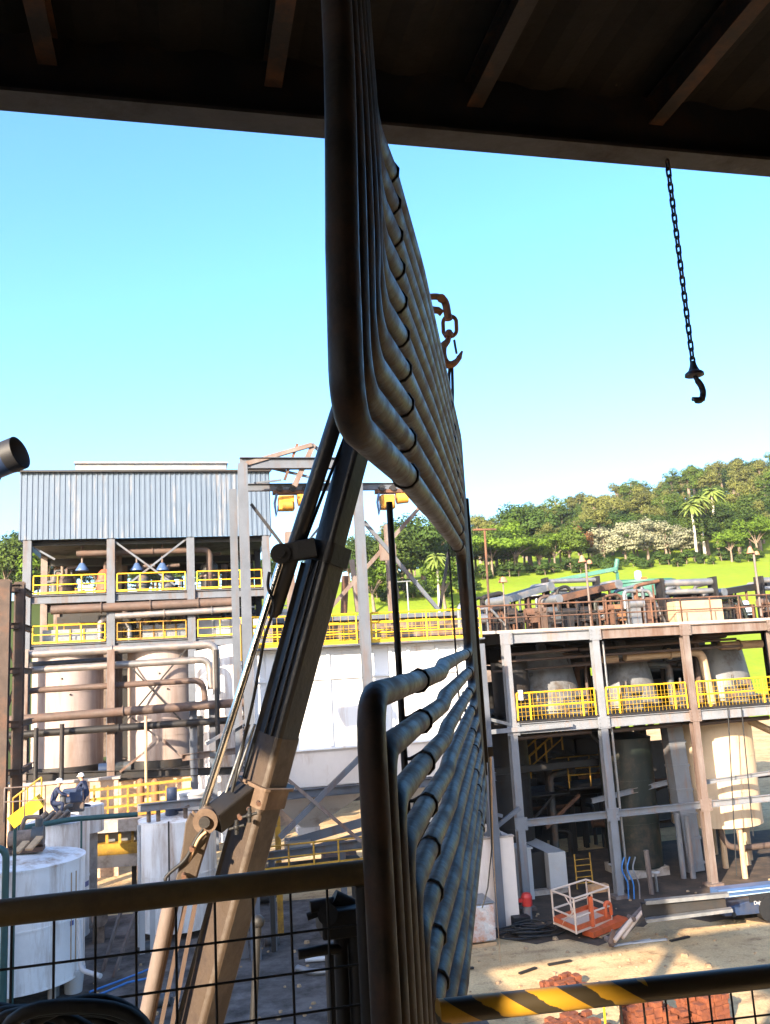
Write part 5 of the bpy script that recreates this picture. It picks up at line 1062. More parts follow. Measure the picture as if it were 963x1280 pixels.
# pipes at the far left
pipe('green_pipe', 'thick dark green pipe with an elbow before the low white tank at the left edge', [at(-20, 1060, 28), at(8, 1061, 28), V((at(8, 1061, 28).x, 28, 0))], .10, DK_GREEN_PIPE, rad=.25)
p = at(19, 1036, 28.3); pipe('green_pipe', 'thin dark blue green pipe rising before the low white tank', [(p.x, p.y, p.z), (p.x, p.y, 0)], .05, DK_GREEN_PIPE)
pipe('green_pipe', 'dark green pipe running level across the tops of the white tanks', [at(22, 1036, 32.5), at(90, 1024, 33), at(172, 1018, 33.5)], .09, DK_GREEN_PIPE)
p = at(102, 1026, 32.9); pipe('conduit', 'thin dark conduit down the taller white tank', [(p.x, p.y, p.z), (p.x, p.y, .2)], .035, DK_GREEN_PIPE)
pipe('tank_pipe', 'grey stand pipe between the low white tank and the bucket', [on(70, 1245), on(70, 1245)+V((0,0,1.75))], .11, GALV)
pipe('tank_pipe', 'bent pale pipe running down from the low white tank to the bucket', [at(99, 1150, 29.5), at(101, 1212, 29.2), at(112, 1216, 29.0), at(126, 1220, 28.6)], .07, CAB_WHITE)
bk = on(92, 1240); t = thing('bucket', 'white plastic bucket on the ground below the low white tank', 'bucket', tuple(bk)); m = MB(); m.lathe([(0, .03), (.26, 0), (.33, .62), (.36, .62), (.36, .68), (.31, .68), (.24, .1), (0, .1)], bk, 24); m.build('body', CAB_WHITE, t)
m = MB(); m.tube(bent([bk+V((-.34,0,.62)), bk+V((-.2,-.25,.45)), bk+V((.2,-.25,.45)), bk+V((.34,0,.62))], .2), .015, 6); m.build('handle', GALV, t)
# two workers
def person(label, foot, yaw, kneel):
    sk = [((0,0,.52),.13),((0,.02,.66),.125),((0,.09,.82),.15),((0,.15,.98),.14),((0,.19,1.06),.06),((0,.22,1.13),.075),((0,.235,1.22),.09),
          ((.19,.15,.98),.06),((.25,.30,.80),.05),((.16,.50,.72),.04),((.15,.58,.70),.035),((-.19,.15,.98),.06),((-.25,.30,.80),.05),((-.16,.50,.72),.04),((-.15,.58,.70),.035),
          ((.11,0,.48),.10),((.15,.36,.46),.08),((.15,.28,.08),.055),((.15,.40,.04),.045),((-.11,0,.48),.10),((-.14,.22,.10),.08),((-.14,-.12,.07),.06),((-.14,-.25,.05),.045)]
    ed = [(0,1),(1,2),(2,3),(3,4),(4,5),(5,6),(3,7),(7,8),(8,9),(9,10),(3,11),(11,12),(12,13),(13,14),(0,15),(15,16),(16,17),(17,18),(0,19),(19,20),(20,21),(21,22)]
    me = bpy.data.meshes.new('person'); me.from_pydata([p for p, r in sk], ed, []); o = bpy.data.objects.new('person', me); COL.objects.link(o)
    o.modifiers.new('skin', 'SKIN'); sb = o.modifiers.new('sub', 'SUBSURF'); sb.levels = 2; sb.render_levels = 2
    if not me.skin_vertices: me.skin_vertices.new()
    for i, (p, r) in enumerate(sk): me.skin_vertices[0].data[i].radius = (r, r)
    me.skin_vertices[0].data[0].use_root = True
    dg = bpy.context.evaluated_depsgraph_get(); nm = bpy.data.meshes.new_from_object(o.evaluated_get(dg)); o.modifiers.clear(); o.data = nm
    nm.materials.clear(); nm.materials.append(CLOTH_NAVY); nm.materials.append(SKIN)
    for f in nm.polygons:
        f.use_smooth = True; c = f.center
        if c.z > 1.06 or (c.y > .49 and c.z > .6): f.material_index = 1
    o.location = foot; o.rotation_euler = (0, 0, yaw); tag(o, label, 'person'); o['_w'] = (0, 0, 0)
    m = MB(); m.lathe([(.125, 1.23), (.12, 1.29), (.09, 1.35), (0, 1.375)], (0, .225, 0), 18); m.lathe([(.10, 1.225), (.155, 1.225), (.155, 1.24), (.10, 1.245)], (0, .24, 0), 18)
    h = m.build('helmet', HELMET, o)
    m = MB(); m.span(-.03, .03, .30, .335, 1.15, 1.19); m.ball((.03, .31, 1.2), .012, 6); m.ball((-.03, .31, 1.2), .012, 6); m.build('face_features', SKIN, o)
    return o
zf = 4.35+.30
f1 = at(66, 1012, YB-.2); f1.z = 4.55; f2 = at(108, 1008, YB+1.3); f2.z = 4.62
person('worker in navy clothes and white helmet kneeling at left on the white tank', f1, math.radians(-80), True)
p2_ = person('worker in navy clothes and white helmet bent over at right on the white tank', f2, math.radians(75), True); p2_.scale = (.95, .95, .95)
tb_x = at(90, 1000, YB+.8); tbx = thing('tool_chest', 'dark blue machine between the two workers on the white tank', 'machine', (tb_x.x, tb_x.y, 4.5))
m = MB(); m.box((tb_x.x+.05, tb_x.y, 5.15), (.75,.5,.5)); m.build('hood', BLUE_MACH, tbx, .03); m = MB(); m.cyl((tb_x.x-.3, tb_x.y-.2, 4.5), (tb_x.x-.3, tb_x.y-.2, 5.2), .12, n=12); m.box((tb_x.x+.1, tb_x.y, 4.72), (.7,.4,.36)); m.tube([(tb_x.x-.6, tb_x.y-.3, 4.75), (tb_x.x+.1, tb_x.y-.3, 4.8)], .1, 10); m.build('base', MOTOR_GREY, tbx)
for k in range(4):
    p = at(54+k*9, 1018+2*k, YB-1.3); tag(MB().tube([(p.x-.2, p.y, 4.55), (p.x+.15, p.y, 4.85)], .1, 10).box((p.x, p.y+.1, 4.6), (.35,.3,.25)).build('tool', MOTOR_GREY if k % 2 else MOTOR_BROWN), ['grey tool left of the kneeling worker', 'dusty tool below the kneeling worker', 'grey tool in front of the blue machine', 'dusty tool right of the kneeling worker'][k], 'tool')

# ================================================================== yard between
wb0, wb1 = on(566, 1172), on(648, 1155); YW = 31.3
zt2 = at(640, 1046, YW).z
wb = thing('white_enclosure', 'plain whitewashed block wall enclosure on the ground beside the coil', 'enclosure', (10.4, YW, 0))
m = MB(); xa, xb = at(566, 1100, YW).x, at(646, 1100, YW).x; m.span(xa, xb, YW, YW+.2, 0, zt2); m.span(xb-.2, xb, YW+.2, YW+3, 0, zt2); m.span(xa, xa+.2, YW+.2, YW+3, 0, zt2); m.build('wall', WHITEWASH, wb)
m = MB(); m.span(xa+.2, xb-.2, YW+.2, YW+3, zt2-.7, zt2-.6); m.build('cover', DARK_STEEL, wb)
m = MB(); m.span(xa-.03, xb+.03, YW-.03, YW+.23, zt2+.003, zt2+.06); m.build('coping', CONCRETE, wb)
cbn = thing('cabinet', 'narrow white cabinet right beside the whitewashed enclosure', 'cabinet', tuple(at(657, 1120, 34.2)))
p = at(650, 1100, 34.2); q = at(664, 1061, 34.2); m = MB(); m.span(p.x, q.x, 34.2, 35.2, 0, q.z); m.build('body', CAB_WHITE, cbn, .02); m = MB(); m.span(p.x-.05, q.x+.05, 34.15, 35.25, q.z+.003, q.z+.07); m.build('lid', CAB_WHITE, cbn)
cbn = thing('cabinet', 'shade sided cabinet with a pale end face behind the lift basket', 'cabinet', tuple(at(700, 1130, 34.5)))
p = at(688, 1100, 34.5); q = at(707, 1064, 34.5); m = MB(); m.span(p.x, q.x, 34.5, 37.5, .2, q.z); m.build('body', CAB_WHITE, cbn, .02); m = MB(); m.span(p.x-.75, p.x-.01, 34.9, 37.5, .2, q.z); m.build('shaded_side', DARK_STEEL, cbn); m = MB(); m.span(p.x-.7, q.x, 34.6, 37.4, 0, .2); m.build('plinth', CONCRETE, cbn)  # left side built near black to stand in for its shaded face
hy = on(661, 1152); t = thing('hydrant', 'red capped grey hydrant post at the corner of the whitewashed enclosure', 'hydrant', tuple(hy))
m = MB(); m.cyl(hy, hy+V((0,0,.55)), .15, n=14); m.build('post', STEEL_BLUE, t); m = MB(); m.lathe([(0,.55),(.19,.55),(.2,.85),(.15,.97),(0,1.0)], hy, 16); m.box(hy+V((-.25,0,.75)), (.16,.12,.12)); m.build('cap', RED, t)
gr = on(652, 1158); tag(MB().span(gr.x-.3, gr.x+.3, gr.y-.2, gr.y+.2, 0, .35).build('grate_box', DARK_STEEL, None, .01), 'low dark grated box at the foot of the first column', 'box')
pw = thing('wrapped_pallet', 'silver foil wrapped pallet load in the sun beside the coil', 'pallet', tuple(on(595, 1185)))
a, b = on(562, 1190), on(622, 1182); h = at(600, 1132, (a.y+b.y)/2).z
m = MB(); cpw = (a+b)/2; cpw.y += .6; m.box((cpw.x, cpw.y, h/2+.08), (b.x-a.x, 1.2, h-.15)); m.build('load', WRAP, pw, .06)
m = MB(); [m.bar((a.x, a.y+k*.5+.1, .05), (b.x, a.y+k*.5+.1, .05), .12, .10) for k in range(3)]; m.build('pallet', WOOD, pw)
m = MB(); m.box((cpw.x, cpw.y, h+.05), ((b.x-a.x)*1.03, 1.26, .05)); m.build('top_sheet', GALV, pw, .02)
cr = thing('cable_pile', 'pile of black cables lying on the ground beside the lift basket', 'cables', tuple(on(662, 1170)))
R3 = random.Random(5); c = on(662, 1170)
for k in range(9):
    pts = []; rx, ry = .5+.4*R3.random(), .25+.25*R3.random(); ox, oy = (R3.random()-.5)*.8, (R3.random()-.5)*.5
    for j in range(14): a = 2*math.pi*j/14; pts.append(c+V((ox+rx*math.cos(a)*(1+.1*math.sin(3*a+k)), oy+ry*math.sin(a), .05+.035*k+.03*math.sin(2*a))))
    m = MB(); m.tube(pts, .03, 6, closed=True); m.build('cable', BLACK, cr)
tl = MB(); tl.tube([at(613, 946, 5.9), at(616, 1050, 12), at(620, 1120, 20), on(626, 1205)+V((0,0,.05))], .010, 6)
tag(tl.build('tag_line', PIPE_TAN), 'thin tan tag line running from the coil down to the sunlit ground', 'rope')
tl = MB(); tl.tube([at(611, 946, 5.9), at(615, 1060, 9), at(610, 1110, 9.2), at(603, 1135, 9.2)], .007, 6)
tag(tl.build('tag_line', BLACK), 'dark loose rope end hanging from the coil before the white enclosure', 'rope')
for k, (x0, x1) in enumerate(((910, 921), (927, 942))):
    p, q = at(x0, 884, YR-.3), at(x1, 1095 if k == 0 else 1045, YR-.3); tag(MB().tube([p, q], .025, 6).build('hanging_cable', BLACK), ['left of two dark cables hanging before the cream tank', 'right of two dark cables hanging before the cream tank'][k], 'cable')
# --- lift basket
lf = thing('lift_basket', 'orange work platform basket with pale rails standing on the ground', 'lift basket', tuple(on(728, 1165)))
c0, c1, c2 = on(694, 1166), on(722, 1179), on(766, 1162); c3 = c0+c2-c1
zb0, hB = .28, 1.1
def up(p, z): return V((p.x, p.y, z))
m = MB(); q = [up(p, z) for z in (zb0, zb0+.10) for p in (c0, c1, c2, c3)]
m.add(q, [[3,2,1,0],[4,5,6,7],[0,1,5,4],[1,2,6,5],[2,3,7,6],[3,0,4,7]]); m.build('floor', PALE_RAIL, lf)
m = MB()
for a, b in ((c0, c1), (c1, c2), (c2, c3), (c3, c0)): m.bar(up(a, zb0+.17), up(b, zb0+.17), .04, .16)
m.build('toe_board', ORANGE, lf)
for z in (hB, .5):
    m = MB()
    for a, b in ((c0, c1), (c1, c2), (c2, c3), (c3, c0)): m.tube([up(a, zb0+z), up(b, zb0+z)], .035, 8)
    m.build('rail', PALE_RAIL, lf)
m = MB()
for p in (c0, c1, c2, c3, c1.lerp(c2, .5), c0.lerp(c3, .5)): m.tube([up(p, zb0), up(p, zb0+hB)], .035, 8)
m.build('post', PALE_RAIL, lf)
k1 = c1.lerp(c2, .45); m = MB(); m.bar(up(k1, zb0+.05), up(k1, zb0+1.0), .13, .13); m.tube(bent([up(c1.lerp(c2,.85), zb0+.2), up(c1.lerp(c2,.85), zb0+.65), up(c1.lerp(c2,1.0), zb0+.6), up(c2, zb0+.2)], .15), .07, 10); m.build('mast', ORANGE, lf)
k2 = c3.lerp(c2, .55); m = MB(); m.box(up(k2, zb0+.95), (.7,.3,.25)); m.build('control_box', mat('control_box_paint', (.35,.2,.1), .5, 0, .2, 6), lf, .02)
m = MB(); m.bar(up(c1.lerp(c2, .3), zb0-.12), up(c2+V((.5,.1,0)), zb0-.02), .5, .18); m.build('support_arm', ORANGE, lf)
m = MB(); m.tube(bent([up(c0.lerp(c1,.6), zb0+1.1), up(c0.lerp(c1,.95)+V((0,-.08,0)), zb0+.7), up(c0.lerp(c1,.5)+V((0,-.08,0)), zb0+.35), up(c0.lerp(c1,.4), zb0+.1)], .2), .022, 6); m.build('hose', PALE_RAIL, lf)
# --- boom lift lying to the right of it
bl2 = thing('boom_lift', 'blue boom lift with its pale folded arms lowered toward the basket', 'boom lift', tuple(on(935, 1158)))
def gpt(x, y, z): return on(x, y, z)
A_, B_ = on(763, 1180, .15), on(813, 1128, .9)
m = MB(); m.bar(A_, B_, .16, .2); m.bar(A_+V((.35,.3,.0)), B_+V((.35,.2,-.1)), .14, .16); m.build('fly_arm', STEEL_RUST, bl2)
m = MB(); m.tube([A_+V((.1,-.1,.1)), A_.lerp(B_, .45)+V((.1,-.1,.2))], .07, 10); m.tube([A_+V((.5,.1,.1)), A_.lerp(B_, .5)+V((.5,.1,.25))], .06, 10); m.build('cylinder', PALE_RAIL, bl2)
m = MB(); m.tube([A_+V((.0,-.1,.1)), A_+V((.0,.25,.1))], .09, 12); m.tube([A_.lerp(B_,.45)+V((.1,-.2,.2)), A_.lerp(B_,.45)+V((.1,.15,.2))], .08, 12); m.bar(A_+V((-.1,-.15,.1)), A_+V((.1,-.15,.45)), .08, .12); m.build('link', STEEL_RUST, bl2)
C0, C1 = on(808, 1140, 1.0), on(912, 1131, 1.15)
m = MB(); m.bar(C0+V((0,0,.30)), C1+V((0,0,.32)), .25, .12); m.build('upper_arm', GALV, bl2)
m = MB(); m.bar(C0+V((0,.25,0)), C1+V((0,.25,.02)), .3, .42); m.build('arm_core', DARK_STEEL, bl2)
m = MB(); m.bar(C0+V((-.1,-.1,-.22)), C1+V((0,-.1,-.12)), .25, .1); m.build('lower_arm', GALV, bl2)
m = MB(); e = on(838, 1150, .0); [m.bar((e.x+dx, e.y, 0), (e.x+dx*.2, e.y, .75), .08, .08) for dx in (-.35, .35)]; m.box((e.x-.1, e.y, .5), (.3,.3,.5)); m.build('stand', RUSTED, bl2)
D0, D1 = on(908, 1160, 0), on(1010, 1153, 0); YM = D0.y
zt3 = at(930, 1108, YM).z
m = MB(); prof = [(D0.x, .35), (D1.x, .25), (D1.x, zt3-.45), (D0.x+.9, zt3-.5), (D0.x+.55, zt3-.55), (D0.x+.0, zt3-.65)]
nP = len(prof); vsq = [(x, y, z) for y in (YM, YM+1.5) for x, z in prof]; m.add(vsq, [list(range(nP)), list(range(nP, 2*nP))[::-1]]+[[i, nP+i, nP+(i+1) % nP, (i+1) % nP] for i in range(nP)]); m.build('chassis', BLUE_MACH, bl2, .03)
m = MB(); m.bar((D0.x-.1, YM+.3, zt3-.18), (D1.x, YM+.3, zt3-.22), .5, .30); m.build('main_boom', mat('bright_blue_paint', (.045,.085,.18), .4, 0, .15, 3), bl2, .04)
m = MB(); m.bar((D0.x+.1, YM-.005, zt3-.12), (D1.x, YM-.005, zt3-.17), .03, .035); m.bar((D0.x+.1, YM-.005, zt3-.26), (D1.x, YM-.005, zt3-.30), .03, .03); m.build('stripe', PALE_BLUE, bl2)
m = MB(); m.span(D0.x+1.0, D1.x-.1, YM-.02, YM-.002, .7, .95); m.build('recess', BLACK, bl2)
for dx, z in ((.35, zt3-.85), (.05, .85), (.15, .6)): m = MB(); m.tube([(D0.x+dx, YM-.02, z), (D0.x+dx, YM+.02, z)], .08, 12); m.build('pin_hole', BLACK, bl2)
for dx in (1.75, 3.4): m = MB(); m.tube([(D0.x+dx, YM-.05, .42), (D0.x+dx, YM+.3, .42)], .42, 24); m.build('wheel', BLACK, bl2)
fc = bpy.data.curves.new('lettering', 'FONT'); fc.body = 'Dajamol'; fc.size = .17; fc.extrude = .004; fo = bpy.data.objects.new('lettering', fc); COL.objects.link(fo)
fo.location = (D0.x+1.25, YM-.014, zt3-.72); fo.rotation_euler = (math.radians(90), 0, 0)
dg = bpy.context.evaluated_depsgraph_get(); lm = bpy.data.meshes.new_from_object(fo.evaluated_get(dg)); bpy.data.objects.remove(fo)
lm.materials.clear(); lm.materials.append(CAB_WHITE); lo_ = bpy.data.objects.new('lettering', lm); COL.objects.link(lo_); lo_.parent = bl2; lo_.location = V((D0.x+1.15, YM-.03, zt3-.62))-V(bl2['_w']); lo_.rotation_euler = (math.radians(90), 0, 0)
# bits on the ground
for k, (x, y, w_, r) in enumerate(((757, 1168, .9, .3), (790, 1180, 1.4, .05), (812, 1178, 1.2, -.1), (700, 1205, .8, .1), (575, 1214, .9, .05), (660, 1215, .7, .4), (850, 1175, .8, .2), (760, 1172, .5, .6))):
    c = on(x, y); m = MB(); m.box(c+V((0,0,.04)), (w_, .10 if k else .55, .05), Matrix.Rotation(r, 3, 'Z')); tag(m.build('scrap_bar' if k else 'board', CAB_WHITE if k in (1, 2) else (WOOD if k == 0 else DARK_STEEL)), ['square tan board on the ground right of the lift basket', 'pale scrap bar right of the lift basket', 'pale scrap bar below the lowered lift arm', 'dark scrap bar on the sunlit ground below the basket', 'dark scrap bar on the sunlit ground beside the coil', 'dark scrap bar in the middle of the sunlit ground', 'dark scrap bar in the shade before the blue lift', 'short dark bar beside the tan board'][k], 'scrap')
for k, (x, mm) in enumerate(((786, BLUE_HOSE), (793, BLUE_HOSE), (800, STEEL_BLUE))):
    p = on(x, 1124); tag(MB().tube(bent([p, p+V((.05,0,.6)), p+V((-.15,.1,1.1)), p+V((.1,.2,1.5))], .2), .03, 8).build('stand_pipe', mm), ['left blue stand pipe at the foot of the second column', 'right blue stand pipe at the foot of the second column', 'grey stand pipe right of the blue ones'][k], 'pipe')
for k, (x, y) in enumerate(((822, 1115), (768, 1104))):
    p = on(x, y); t = thing('valve_stand', ['pale valve stand in front of the dark green tank', 'small pale valve beside the second column foot'][k], 'valve', tuple(p)); m = MB(); m.tube([p, p+V((0,0,.7))], .05, 8); m.build('stem', GALV, t); m = MB(); m.lathe([(.12,.7),(.17,.72),(.17,.76),(.12,.78)], p, 14); m.bar(p+V((-.15,0,.74)), p+V((.15,0,.74)), .03, .03); m.build('hand_wheel', CAB_WHITE, t)
# --- brick stacks
def bricks(label, c, nx_, ny_, nz_, seed, jit=.03, ry=0):
    R = random.Random(seed); m = MB(); bw, bd, bh = .22, .15, .105
    Rz = Matrix.Rotation(ry, 3, 'Z')
    for k in range(nz_):
        for i in range(nx_):
            for j in range(ny_):
                if k == nz_-1 and R.random() < .3: continue
                if k >= nz_-2 and (i in (0, nx_-1) or j in (0, ny_-1)) and R.random() < .4: continue
                p = V(((i-nx_/2+.5)*(bw+.03)+R.uniform(-jit, jit), (j-ny_/2+.5)*(bd+.025)+R.uniform(-jit, jit), bh/2+k*(bh+.006)))
                m.box(V(c)+Rz @ p, (bw, bd, bh), Matrix.Rotation(ry+R.uniform(-.12, .12), 3, 'Z') @ Matrix.Rotation(R.uniform(-.05, .05), 3, 'X'))
    tag(m.build('brick_stack', BRICK), label, 'brick stack', 'brick stacks on the yard')
bricks('large square stack of red bricks left of the wire mesh', on(808, 1290), 4, 5, 7, 1, .035, ry=.1)
bricks('small brick stack between the two larger stacks', on(846, 1290), 2, 4, 5, 2, .03, ry=.05)
bricks('rightmost brick stack seen through the wire mesh', on(882, 1282), 4, 5, 8, 3, .035, ry=.2)
bricks('low loose brick heap on the sunlit ground just above the striped rail', on(708, 1238), 4, 6, 3, 4, .07, .3)
bricks('reddish brick stack half hidden by the bottom edge', on(722, 1306), 6, 7, 5, 5, .05, ry=.4)
bricks('reddish brick stack cut off by the bottom edge left of the others', on(652, 1318), 5, 6, 4, 6, .05, ry=.2)
for k, x in enumerate((759, )): p = on(x, 1300); tag(MB().tube([p, p+V((0,0,1.1))], .03, 8).build('yellow_stake', YELLOW), 'short yellow stake beside the brick stacks', 'stake')
# --- left yard clutter
for k, (pts, l) in enumerate(((((112, 1240), (150, 1226), (200, 1206)), 'upper blue hose on the wet yard left of the crane boom'), (((118, 1246), (160, 1228), (200, 1220)), 'lower blue hose on the wet yard left of the crane boom'))):
    tag(MB().tube([on(*p, .03) for p in pts], .035, 6).build('blue_hose', BLUE_HOSE), l, 'hose')
pipe('scrap_pipe', 'bent pale pipe lying on the yard beside the vise', [on(372, 1210, .1), on(392, 1216, .1), on(445, 1210, .1)], .10, GALV)
pipe('scrap_pipe', 'straight pale pipe lying in the sun beside the vise', [on(382, 1200, .1), on(448, 1195, .1)], .08, CAB_WHITE)
p = on(321, 1160); tag(MB().bar((p.x, p.y, 0), (p.x, p.y, 1.7), .22, .22).bar((p.x, p.y, 1.7), (p.x, p.y, 2.0), .3, .3).build('square_post', STEEL_BLUE), 'grey square post standing in the yard right of the crane boom', 'post')
for k, (x, y) in enumerate(((300, 1180), (340, 1182), (228, 1270), (185, 1190), (204, 1258))):
    c = on(x, y); t = tag(MB().tube([c+V((-.25,0,.18)), c+V((.2,0,.18))], .18, 12).box(c+V((.1,.1,.12)), (.35,.3,.22)).build('small_pump', MOTOR_GREY if k != 2 else MOTOR_BROWN), ['small dark pump right of the crane boom on the yard', 'small dark cylinder near the grey square post', 'dusty part on the yard at the foot of the crane boom', 'small dark machine left of the crane boom', 'dark fitting on the wet yard left of the crane boom'][k], 'pump')
for k, (x, y, dx) in enumerate(((128, 1215, 1.1), (142, 1222, 1.3))):
    c = on(x, y); a = c+V((dx*.6, 1.2, 2.0)); tag(MB().bar(c, a, .08, .12).build('leaning_bar', STEEL_RUST), ['left leaning steel bar in the dark beside the low tank', 'right leaning steel bar in the dark beside the low tank'][k], 'bar')
c = on(118, 1195)+V((0,1.5,0)); tag(MB().tube([c+V((0,0,.9)), c+V((.1,-.3,.9))], .28, 16).tube([c+V((0,.3,.9)), c+V((.05,-.0,.9))], .14, 12).box(c+V((0,.2,.35)), (.4,.4,.7)).build('flanged_valve', MOTOR_BROWN), 'rusty flanged valve in the shade between the white tanks', 'valve')
p = on(348, 1128); t = thing('fallen_elbow', 'dark bent pipe on the yard behind the yellow hand rail', 'pipe', tuple(p)); MB().tube(bent([p+V((-.8,0,.2)), p+V((-.2,0,.2)), p+V((.1,0,.9))], .4), .18, 14).build('pipe', DARK_STEEL, t)
m = MB(); m.lathe([(.18,0),(.28,0),(.28,.06),(.18,.06)], p+V((.1,0,.9)), 16); m.build('flange', DARK_STEEL, t)
# ================================================================== trees on the lawn and hill
def leafmat(name, col, var=.45):
    m = bpy.data.materials.new(name); m.use_nodes = True; t = m.node_tree; N = t.nodes; L = t.links; b = N['Principled BSDF']
    b.inputs['Roughness'].default_value = .7; b.inputs['Specular IOR Level'].default_value = .15
    g = N.new('ShaderNodeNewGeometry'); n = N.new('ShaderNodeTexNoise'); n.inputs['Scale'].default_value = .35; n.inputs['Detail'].default_value = 4; L.new(g.outputs['Position'], n.inputs['Vector'])
    oi = N.new('ShaderNodeObjectInfo'); ad = N.new('ShaderNodeMath'); ad.operation = 'MULTIPLY_ADD'; L.new(oi.outputs['Random'], ad.inputs[0]); ad.inputs[1].default_value = .3; L.new(n.outputs[0], ad.inputs[2])
    r = N.new('ShaderNodeValToRGB'); r.color_ramp.elements[0].position = .4; r.color_ramp.elements[1].position = .95
    r.color_ramp.elements[0].color = (*[c*(1-var) for c in col], 1); r.color_ramp.elements[1].color = (col[0]*(1+var*1.2), col[1]*(1+var), col[2]*(1+var*.4), 1)
    L.new(ad.outputs[0], r.inputs[0]); L.new(r.outputs[0], b.inputs['Base Color'])
    tr = N.new('ShaderNodeBsdfTranslucent'); L.new(r.outputs[0], tr.inputs[0]); ms = N.new('ShaderNodeMixShader'); ms.inputs[0].default_value = .25
    o = N['Material Output']; L.new(b.outputs[0], ms.inputs[1]); L.new(tr.outputs[0], ms.inputs[2]); L.new(ms.outputs[0], o.inputs[0])
    return m
LF = dict(dark=leafmat('dark_foliage', (.032,.062,.014)), mid=leafmat('mid_foliage', (.060,.098,.018)), bright=leafmat('bright_foliage', (.085,.15,.016)), olive=leafmat('olive_foliage', (.105,.118,.036)),
          silver=leafmat('silver_foliage', (.20,.21,.15), .3), red=leafmat('red_brown_foliage', (.13,.065,.03)), palm=leafmat('palm_foliage', (.13,.18,.045)))
BARK = mat('bark', (.16,.12,.09), .9, 0, .3, 2); PALM_BARK = mat('pale_palm_bark', (.42,.38,.32), .85, 0, .15, 2)
def crown_mb(clumps, n, leaf, seed, flat=1.0):
    R = random.Random(seed); m = MB()
    tot = sum(c[1]**2 for c in clumps)
    for (c, r) in clumps:
        for _ in range(int(n*r*r/tot)):
            d = V((R.gauss(0,1), R.gauss(0,1), R.gauss(0,1))).normalized(); rad = r*(.55+.5*R.random()**.6)
            if d.z < -.35: d.z *= .4
            p = V(c)+V((d.x*rad, d.y*rad, d.z*rad*flat)); nn = (d+V((R.uniform(-.7,.7), R.uniform(-.7,.7), R.uniform(-.2,.9)))).normalized()
            u = nn.orthogonal().normalized(); u = Quaternion(nn, R.random()*6.28) @ u; w_ = nn.cross(u); s_ = leaf*R.uniform(.6, 1.3)
            q = [p-u*s_*.5, p+w_*s_*.32+u*s_*.05, p+u*s_*.55+nn*s_*.1, p-w_*s_*.30]
            m.add(q, [[0,1,2,3]])
    return m
def trunk_mb(h, r, clumps, seed):
    R = random.Random(seed); m = MB(); top = V((R.uniform(-.3,.3), R.uniform(-.3,.3), h))
    m.tube([(0,0,-1), (0,0,0), top*.5+V((.1,0,0)), top], [r*1.3, r*1.1, r*.8, r*.55], 8)
    for c, rr in clumps[:7]: m.tube([top*.75, top.lerp(V(c), .5)+V((0,0,-.2)), V(c)], [r*.45, r*.3, r*.12], 6)
    return m
def make_tree(name, label, lf, h, clumps, n, leaf, seed, flat=1.0, bark=None, th=None):
    t = thing(name, label, 'tree', (0, 0, 0))
    trunk_mb(th or h*.45, .035*h, clumps, seed).build('trunk', bark or BARK, t); crown_mb(clumps, n, leaf, seed, flat).build('crown', LF[lf], t); return t
def cl_round(r, h, k, seed, sq=.75):
    R = random.Random(seed); o = []
    for i in range(k):
        a = R.random()*6.28; q = math.sqrt(R.random())*r*.75; z = h-r*sq + (R.uniform(-.7, .75))*r*sq*(1-.35*q/r); o.append(((q*math.cos(a), q*math.sin(a), z), r*R.uniform(.28, .5)))
    return o
def make_palm(name, label, h, seed, nf=30, fl=2.5):
    R = random.Random(seed); t = thing(name, label, 'palm', (0, 0, 0)); m = MB(); m.tube([(0,0,-1), (0,0,0), (.15,0,h*.5), (.1,.1,h)], [.32,.28,.22,.2], 8); m.build('trunk', PALM_BARK, t); m = MB()
    for k in range(nf):
        a = 6.28*k/nf+R.random()*.3; el = R.uniform(-.3, 1.2); pts = []
        for j in range(7):
            s = j/6; pts.append(V((.1+math.cos(a)*fl*s*math.cos(el*(1-s*.3)), .1+math.sin(a)*fl*s*math.cos(el*(1-s*.3)), h+fl*(math.sin(el)*s-.75*s*s))))
        for j in range(6):
            p, q = pts[j], pts[j+1]; sd = (q-p).cross(V((0,0,1))).normalized(); w0 = .26*math.sin(math.pi*(j+.4)/6.6)+.06; w1 = .26*math.sin(math.pi*(j+1.4)/6.9)+.03
            dn = V((0,0,-.8))
            m.add([p, q, q+sd*w1+dn*w1, p+sd*w0+dn*w0], [[0,1,2,3]]); m.add([p, q, q-sd*w1+dn*w1, p-sd*w0+dn*w0], [[3,2,1,0]])
    m.build('crown', LF['palm'], t); return t
HP = 'trees of the wooded hillside'
